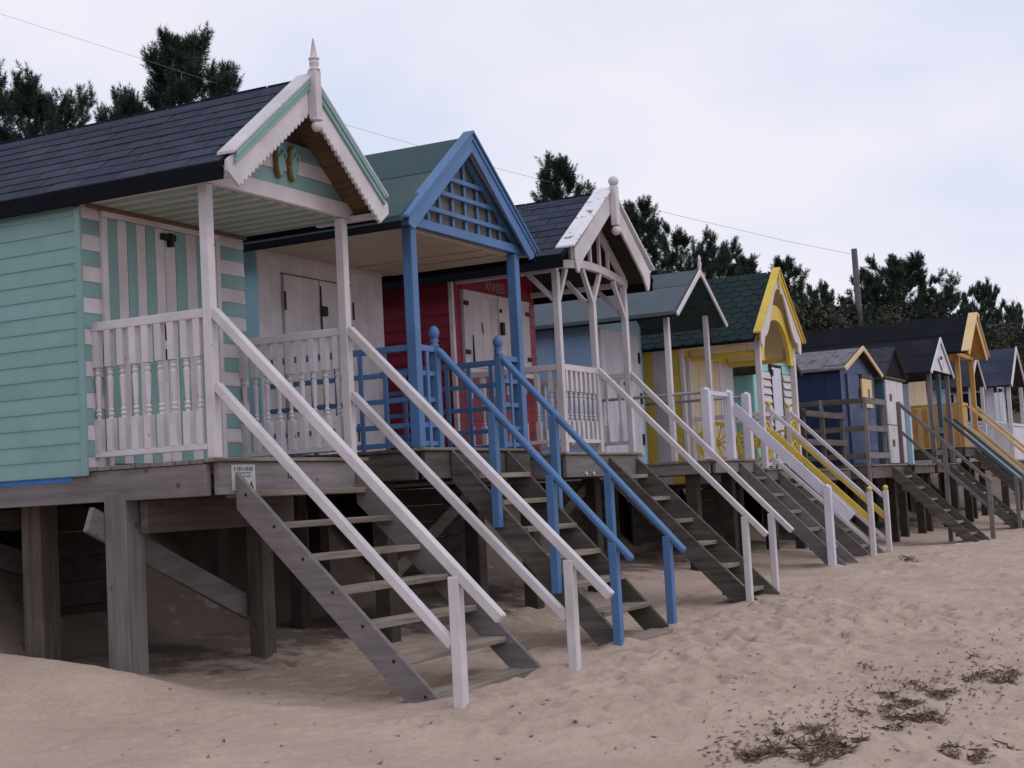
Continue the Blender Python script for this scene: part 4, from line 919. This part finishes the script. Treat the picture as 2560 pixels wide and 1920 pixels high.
# ================================================================ hut 12: slate-blue roof, dark windows with white frames
h = thing('beach_hut', 'long hut with slate blue roof, dark windows in white frames and white plank skirt', 'beach hut', (38, 2.4, 0), 'beach huts on stilts')
xc, xl, xr, ze, zr = 37.5, 36.0, 39.0, 3.66, 4.85
rz = lambda x: roof_z(x, xc, zr, ze, xl, xr)
r = make_roof(h, xl, xr, xc, ze, zr, -.1, 5.0, 'dark_felt', soffit='dark_timber')
felt_strips(r, xl, xc, xr, ze, zr, -.09, 5.0, [0, .33, .66, .985], 'slate_shingle')
wl, wr, wf, wb = shell(h, 36.3, 38.8, .5, 4.9, 1.5, rz, xc, 'lilac_white_paint', 'lilac_white_paint')
for s in (-1, 1): barge(h, xc, 4.88, xc+s*1.45, 3.70, .16, -.14, -.105, 'white_paint')
for i, y in enumerate((.6, 1.5, 2.4)):
    w = box('window', 'lilac_white_paint', wl, 36.265, 36.299, y, y+.85, 2.62, 3.6); box('pane', 'window_dark', w, 36.255, 36.264, y+.07, y+.78, 2.7, 3.52, 0)
for i, x in enumerate((36.4, 37.3)):
    w = box('window', 'lilac_white_paint', wf, x, x+.8, .465, .499, 2.62, 3.75); box('pane', 'window_dark', w, x+.07, x+.73, .455, .464, 2.7, 3.67, 0)
for x in (36.2, 38.6): post('post', h, x, .0, 1.5, 3.7, .11, 'white_paint')
sr = box('side_rail', 'lilac_white_paint', h, 36.12, 36.2, .06, 2.6, 2.5, 2.58); vboards(sr, 'y', 36.16, .06, 2.6, 1.52, 2.48, .2, ['lilac_white_paint', 'white_paint'], t=.02)
fr = box('front_rail', 'lilac_white_paint', h, 36.28, 38.5, -.04, .04, 2.5, 2.58); vboards(fr, 'x', 0, 36.28, 38.5, 1.52, 2.48, .2, ['lilac_white_paint', 'white_paint'], t=.02)
platform(h, 36.0, 38.8, -.05, 4.9, 1.5, 1.25, 'brown', [(36.2, .3, .18), (38.6, .3, .18), (36.2, 2.5, .18), (38.6, 2.5, .18)])

# ================================================================ telegraph pole and its wire
pt = at(1845, 540, 9); pb = Vector((pt.x+.25, 9, ground(pt.x, 9)-.4))
pole = MB().tube([pb, pt+Vector((0, 0, .05))], [.17, .13], 10).build('telegraph_pole', 'pole_wood', None, 0, True, loc=(pb.x, pb.y, pb.z))
tag(pole, 'bare wooden telegraph pole rising out of the dark pines, carrying one wire', 'pole')
wp = [at(u, v, 9) for u, v in ((-60, 8), (0, 30), (300, 125), (520, 197), (720, 262), (1060, 360), (1450, 462), (1700, 521), (1840, 549))]
wire = MB().tube(wp, [.0024, .0024, .0024, .0028, .003, .004, .0055, .007, .008], 5).build('overhead_wire', 'wire_black', None, loc=tuple(wp[4]))
tag(wire, 'thin overhead wire strung from the telegraph pole above the huts', 'wire')

# ================================================================ pines on the dune
def tri_mesh(name, V, mat):
    me = bpy.data.meshes.new(name); n = len(V)//3
    me.vertices.add(len(V)); me.vertices.foreach_set('co', np.asarray(V, np.float32).ravel()); me.loops.add(n*3); me.loops.foreach_set('vertex_index', np.arange(n*3))
    me.polygons.add(n); me.polygons.foreach_set('loop_start', np.arange(n)*3); me.polygons.foreach_set('loop_total', np.full(n, 3)); me.update(calc_edges=True)
    me.materials.append(MATS[mat]); return me
def unit(a): return a/np.maximum(np.linalg.norm(a, axis=-1, keepdims=True), 1e-6)
def shoots(P, D, Ln, needles, nl, nw, r):
    """bottle-brush shoots: needle triangles round axes from P along D, rounded at the tip"""
    m = len(P); t = r.uniform(.0, 1.0, (m, needles, 1)); D = unit(D)[:, None, :]
    q = r.normal(size=(m, needles, 3)); q = unit(q-(q*D).sum(-1, keepdims=True)*D)
    base = P[:, None, :]+D*t*Ln[:, None, None]; end = np.clip((t-.75)/.25, 0, 1)
    dirn = unit(D*(.45+.9*end)+q*(1-.55*end)); tip = base+dirn*nl*r.uniform(.75, 1.1, (m, needles, 1))
    side = unit(np.cross(dirn, r.normal(size=dirn.shape)))*nw
    return np.stack([base-side, base+side, tip], 2).reshape(-1, 3)
def pine_meshes(seed, H, R, lo, n_limbs, per, needles, nl, nw, sl, leaders=1, pw=1.0, tilt=38):
    """pine: trunk, spreading limbs, side twigs in flat layers whose tips turn up into bottle-brush shoots"""
    r = np.random.default_rng(seed); limbs = []; P, D, Ln = [], [], []
    up = np.array([0, 0, 1.0])
    for i in range(n_limbs):
        q = (i+.5)/n_limbs; t = lo+(1-lo)*q**.9; az = i*2.399+r.uniform(-.5, .5)
        prof = ((1-t)/(1-lo))**pw*.92+.10; prof *= r.choice([.55, .8, 1.0, 1.22])*r.uniform(.85, 1.1)
        Lm = R*prof; el = math.radians(4+tilt*q**1.5+r.uniform(-8, 12))
        pts = [np.array([0, 0, H*t*.97])]; d = np.array([math.cos(az)*math.cos(el), math.sin(az)*math.cos(el), math.sin(el)])
        for k in range(6):
            d = unit(d+up*(.02+.035*k)+r.normal(size=3)*.12); pts.append(pts[-1]+d*Lm/6)
        limbs.append(([Vector(p) for p in pts], .010*H*(1-t)+.012))
        for k in range(max(4, int(per*(.4+prof*.8)))):
            sfr = (.22+.78*r.random()**.75)*6; jn = min(int(sfr), 5); f = sfr-jn
            p = pts[jn]*(1-f)+pts[jn+1]*f; dd = unit(pts[jn+1]-pts[jn]); a = r.choice([-1, 1])*r.uniform(.3, 1.2)
            ca, sa = math.cos(a), math.sin(a); tw = unit(np.array([dd[0]*ca-dd[1]*sa, dd[0]*sa+dd[1]*ca, dd[2]*.6+r.uniform(0, .35)]))
            tl = (Lm*.30*(1.2-sfr/6)+.16)*r.uniform(.6, 1.25)
            for fr in (.35, .6, .85, 1.0, 1.0):
                P.append(p+tw*tl*fr+r.normal(size=3)*.03); D.append(tw*.55+up*.62+r.normal(size=3)*.33); Ln.append(sl*r.uniform(.65, 1.3))
        for k in range(3): P.append(pts[-1]); D.append(d*.7+up*.6+r.normal(size=3)*.25); Ln.append(sl*r.uniform(.9, 1.5))
    for k in range(leaders):
        b = np.array([r.normal()*.10*R, r.normal()*.10*R, H*(.90+.04*r.random())]); hh = H*.06+.35*r.random()
        for m in range(9):
            P.append(b+up*hh*m/9); D.append(up+r.normal(size=3)*(.55-.05*m)); Ln.append(sl*r.uniform(.7, 1.1))
    V = shoots(np.array(P), np.array(D), np.array(Ln), needles, nl, nw, r)
    crown = tri_mesh('crown', V, 'pine_needles')
    trunk = MB().tube([(0, 0, -.3), (.05, .02, H*.35), (0, .05, H*.7), (0, 0, H*.97)], [.025*H+.03, .018*H+.02, .010*H+.02, .012], 8).mesh('trunk', 'bark', 0, True)
    lm = [MB().tube(p, [w, w*.88, w*.75, w*.6, w*.45, w*.3, w*.15], 5).mesh('limb', 'bark') for p, w in limbs[::2]]
    return crown, trunk, lm, float(np.percentile(V[:, 2], 99.99))
VAR = {}
def pine(kind, top, y, H, label, rot=0.0, sx=1.0, limbs=True):
    p = at(top[0], top[1], y); crown, trunk, lm = VAR[kind][:3]; H0 = VAR[kind][3]
    g = ground(p.x, y); s = max((p.z-g)/H0, .2)
    t = thing('pine_tree', label, 'tree', (p.x, y, g), 'pines growing on the dune'); t.rotation_euler = (0, 0, rot); t.scale = (s*sx, s*sx, s)
    for nm, me_ in [('trunk', trunk), ('crown', crown)]+([('limb', q) for q in lm] if limbs else []):
        o = bpy.data.objects.new(nm, me_); COL.objects.link(o); o.parent = t
    return t
VAR['broad'] = pine_meshes(1, 6.5, 3.7, .22, 74, 13, 56, .11, .006, .24, leaders=3, pw=.55, tilt=30)
VAR['cone'] = pine_meshes(2, 7, 3.1, .25, 76, 13, 56, .11, .006, .25, leaders=3, pw=.75)
VAR['slim'] = pine_meshes(3, 7, 2.1, .3, 44, 8, 70, .11, .006, .30, leaders=3, pw=.75, tilt=50)
VAR['round'] = pine_meshes(4, 6.5, 2.9, .35, 46, 8, 70, .11, .006, .26, leaders=2, pw=.5)
VAR['far'] = pine_meshes(5, 9, 4.6, .22, 64, 11, 32, .20, .016, .42, leaders=3, pw=.55, tilt=30)
VAR['far_slim'] = pine_meshes(6, 9, 3.0, .3, 42, 7, 32, .20, .015, .42, leaders=3, pw=.75)
VAR['umbrella'] = pine_meshes(8, 9, 5.4, .32, 60, 13, 32, .20, .017, .40, leaders=3, pw=.45, tilt=25)
pine('broad', (60, 125), 10.5, 6, 'broad dark pine with ragged crown over the mint hut roof, wire passing above it', .6, .95)
pine('round', (-70, 150), 11.5, 6, 'dark pine mostly hidden behind the broad pine over the mint roof', 2.1)
pine('cone', (385, 62), 10.0, 7, 'tall pine with upright candle shoots whose crown crosses the overhead wire', 1.2, .92)
pine('slim', (285, 195), 9.5, 5, 'small pine nestling against the tall pine above the mint roof', .4, .8)
pine('slim', (1198, 328), 9.0, 7, 'lone slim pine standing between the blue gable and the white ball finial', 2.6, 1.0)
pine('slim', (1376, 424), 9.0, 7, 'slim pine right behind the white ball finial of the red hut', .9, 1.15)
pine('round', (1466, 474), 9.5, 6, 'rounded open pine above the grey felt roof', .2, 1.0)
pine('slim', (1548, 520), 9.0, 6, 'pine rising beside the thin white finial of the pale blue hut', 4.0, 1.2)
pine('slim', (1610, 545), 10.5, 6, 'thin wispy pine left of the yellow gable', 5.0, 1.1)
pine('far_slim', (1690, 550), 9.5, 6, 'twin-topped pine directly behind the yellow gable', 1.0, 1.05)
pine('far', (1765, 602), 10, 6, 'low spreading pine between the yellow gable and the telegraph pole', 2.0, .7)
pine('far_slim', (1720, 615), 12, 6, 'short pine in the dark belt beside the yellow gable', 3.0, .9)
pine('umbrella', (1945, 534), 9.8, 9, 'biggest pine on the dune, wide layered crown beside the telegraph pole', .7, 1.0)
pine('far', (1880, 585), 11, 9, 'pine whose crown overlaps the telegraph pole', 3.3, 0.81)
pine('far', (2035, 610), 11, 9, 'pine leaning on the biggest pine on the side away from the pole', 1.9, 0.81)
pine('far', (2122, 600), 10.5, 9, 'pine with tufted top standing clear beyond the biggest pine', .3, 0.74)
pine('far', (2185, 648), 9.5, 9, 'last pine of the belt, next to bare twiggy bushes', 2.2, 0.68)
pine('far', (2085, 655), 9.5, 9, 'squat pine filling the gap between tufted and biggest pine', 4.2, 0.68)
pine('far', (1990, 640), 9, 9, 'squat pine low in front of the biggest pine', 5.2, 0.68)
pine('far', (1835, 645), 9.4, 9, 'squat pine at the foot of the telegraph pole', 5.9, 0.74)

# dark undergrowth joining the pines, and scrub on the dune slope under the huts: uncountable
def scrub(name, label, pts, size, per, spread, mat, tall=1.0):
    r = np.random.default_rng(21); C = np.repeat(np.array(pts), per, 0); n = len(C)
    o = unit(r.normal(size=(n, 3)))*(r.random((n, 1))**.5)*np.array(spread); C = C+o
    a = unit(r.normal(size=(n, 3))+np.array([0, 0, .4*tall])); b = unit(np.cross(a, r.normal(size=(n, 3))))
    s = size*r.uniform(.6, 1.3, (n, 1)); V = np.stack([C-b*s*.32, C+b*s*.32, C+a*s], 1).reshape(-1, 3)
    o_ = link(bpy.data.objects.new(name, tri_mesh(name, V, mat)), None, (0, 0, 0)); tag(o_, label, None, kind='stuff')
pts = []
rr = random.Random(12)
prof_u = [(1340, 615), (1450, 610), (1600, 615), (1700, 640), (1800, 655), (1850, 660), (2000, 665), (2150, 690), (2260, 720)]
for i in range(260):
    u = rr.uniform(1330, 2280); v = np.interp(u, [a for a, _ in prof_u], [b for _, b in prof_u])+rr.uniform(-6, 22); y = rr.uniform(8.2, 11)
    p = at(u, v, y); g = ground(p.x, y); z = p.z-.8
    while z > g-.3: pts.append((p.x, y, z)); z -= 1.0
scrub('dune_undergrowth', 'dark undergrowth filling the pine belt on the dune', pts, .24, 90, (1.4, .9, .85), 'scrub_leaves')
pts = []
for i in range(1100):
    x = rr.uniform(-4, 42); y = rr.uniform(3.5, 5.4); pts.append((x, y, ground(x, y)+.1))
scrub('dune_scrub', 'low dark scrub on the sandy slope beneath the huts', pts, .07, 150, (.42, .4, .30), 'scrub_leaves')
# bare winter bushes at the end of the pine belt
for i, (u, v, y) in enumerate(((2205, 628, 10.5), (2172, 662, 9.2))):
    p = at(u, v, y); g = ground(p.x, y); m = MB(); r_ = random.Random(i)
    for k in range(46):
        a = r_.uniform(0, 6.28); rad = r_.uniform(.3, 2.6); hh = (p.z-g)*r_.uniform(.75, 1.0)
        m.tube([(0, 0, 0), (math.cos(a)*rad*.4, math.sin(a)*rad*.4, hh*.55), (math.cos(a)*rad, math.sin(a)*rad, hh)], [.05, .03, .008], 3)
    b = thing('bare_bush', ['tall bare twiggy bush past the last pine', 'lower bare twiggy bush beside the last pine'][i], 'bush', (p.x, y, g))
    o = bpy.data.objects.new('twigs', m.mesh('twigs', 'bare_twig')); COL.objects.link(o); o.parent = b; o['kind'] = 'stuff'

# ================================================================ seaweed on the strand line
def ground_hit(u, v):
    """where the view through pixel (u,v) of the 2560 px photograph meets the sand"""
    d = RT*((u-1280)/FPX)+UP*((960-v)/FPX)+FW; t = 3.0
    while t < 60:
        p = CAM+d*t
        if p.z < ground(p.x, p.y): return p
        t += .02
    return CAM+d*20
def clump(u, v, rad, n, label, mat='seaweed', name='seaweed_clump', cat='seaweed', h=.022, grp='seaweed clumps along the strand line'):
    p = ground_hit(u, v); r = np.random.default_rng(int(u*7+v)); V = []
    ang = r.uniform(0, 3.14); ca, sa = math.cos(ang), math.sin(ang)
    lobes = [(np.clip(r.normal(), -1, 1)*rad*.36, np.clip(r.normal(), -1, 1)*rad*.26) for _ in range(4)]
    for i in range(int(n*.7)):
        lx, ly = lobes[i % 4]; a, b = lx+np.clip(r.normal(), -1.5, 1.5)*rad*.32, ly+np.clip(r.normal(), -1.5, 1.5)*rad*.24; x, y = p.x+a*ca-b*sa, p.y+a*sa+b*ca
        z = ground(x, y)+.004+abs(r.normal())*h*.28; d = unit(np.array([r.normal(), r.normal(), abs(r.normal())*.45])); w = unit(np.cross(d, r.normal(size=3)))*r.uniform(.003, .008)
        q = np.array([x, y, z]); L1 = r.uniform(.010, .034)*(2.6 if r.random() < .15 else 1); bend = q+d*L1+np.array([0, 0, -.01]); tip = bend+unit(d+r.normal(size=3)*.5)*L1*.7
        tip[2] = max(tip[2], ground(tip[0], tip[1])+.002)
        V += [q-w, q+w, bend+w*.8, q-w, bend+w*.8, bend-w*.8, bend-w*.8, bend+w*.8, tip]
    V = np.array(V)-np.array([p.x, p.y, p.z])
    o = link(bpy.data.objects.new(name, tri_mesh(name, V, mat)), None, (p.x, p.y, p.z)); tag(o, label, cat, grp)
Zq = lambda a, b: (1760+a*.3617, 1400+b*.3617)
spots = [(340, 1370, .13, 260), (540, 1340, .13, 180), (650, 1290, .10, 120), (740, 1185, .09, 130), (835, 1240, .16, 220), (850, 1310, .14, 260), (945, 1310, .09, 170), (1060, 1260, .10, 110), (750, 1395, .12, 120),
         (500, 1210, .07, 50), (1310, 1010, .13, 130), (1430, 1005, .16, 200), (1350, 1100, .10, 120), (1540, 1075, .10, 120), (1475, 1110, .09, 100), (1640, 920, .14, 170), (1470, 895, .18, 130), (1270, 945, .12, 70),
         (1890, 825, .22, 170), (2060, 850, .2, 190), (2110, 790, .24, 150), (1640, 1125, .10, 70), (1090, 1060, .08, 50), (1320, 1165, .1, 60), (1920, 1385, .09, 110), (1700, 1350, .12, 70), (2080, 1295, .14, 70), (1700, 1310, .1, 40)]
for a, b, rad, n in spots:
    u, v = Zq(a, b); clump(u, v, min(rad, .15), n, 'tangled dark brown seaweed clump lying in the strand line on the sand')
clump(*Zq(1140, 745), .12, 60, 'small arched strand of brown seaweed alone up the beach from the wrack')
clump(*Zq(1845, 670), .08, 40, 'small dark seaweed knot lying inland of the strand line')
clump(2272, 1402, .20, 170, 'reddish brown dried frond clump on bare sand past the yellow ball posts', name='dried_frond', h=.12)
# loose scraps: uncountable
r = np.random.default_rng(33); V = []
for i in range(900):
    if i < 780:
        a, b = r.uniform(0, 2200), r.uniform(250, 1430)
        if r.random() < .82: b = np.clip(1330-.27*a+r.normal()*(70+.05*a), 300, 1430)
        u, v = Zq(a, b)
    else: u, v = r.uniform(300, 2100), r.uniform(1600, 1915); 
    p = ground_hit(u, v); s = r.uniform(.004, .013)
    c = np.array([p.x, p.y, ground(p.x, p.y)+.004]); d = unit(r.normal(size=3)*np.array([1, 1, .25])); w = unit(np.cross(d, np.array([0, 0, 1.0])))
    V += [c-w*s, c+w*s, c+d*s*3+np.array([0, 0, .006]), c-w*s, c+d*s*3+np.array([0, 0, .006]), c-d*s*1.5]
o = link(bpy.data.objects.new('seaweed_scraps', tri_mesh('seaweed_scraps', np.array(V), 'dry_weed')), None, (0, 0, 0)); tag(o, 'tiny dark scraps of seaweed scattered over the sand', None, kind='stuff')
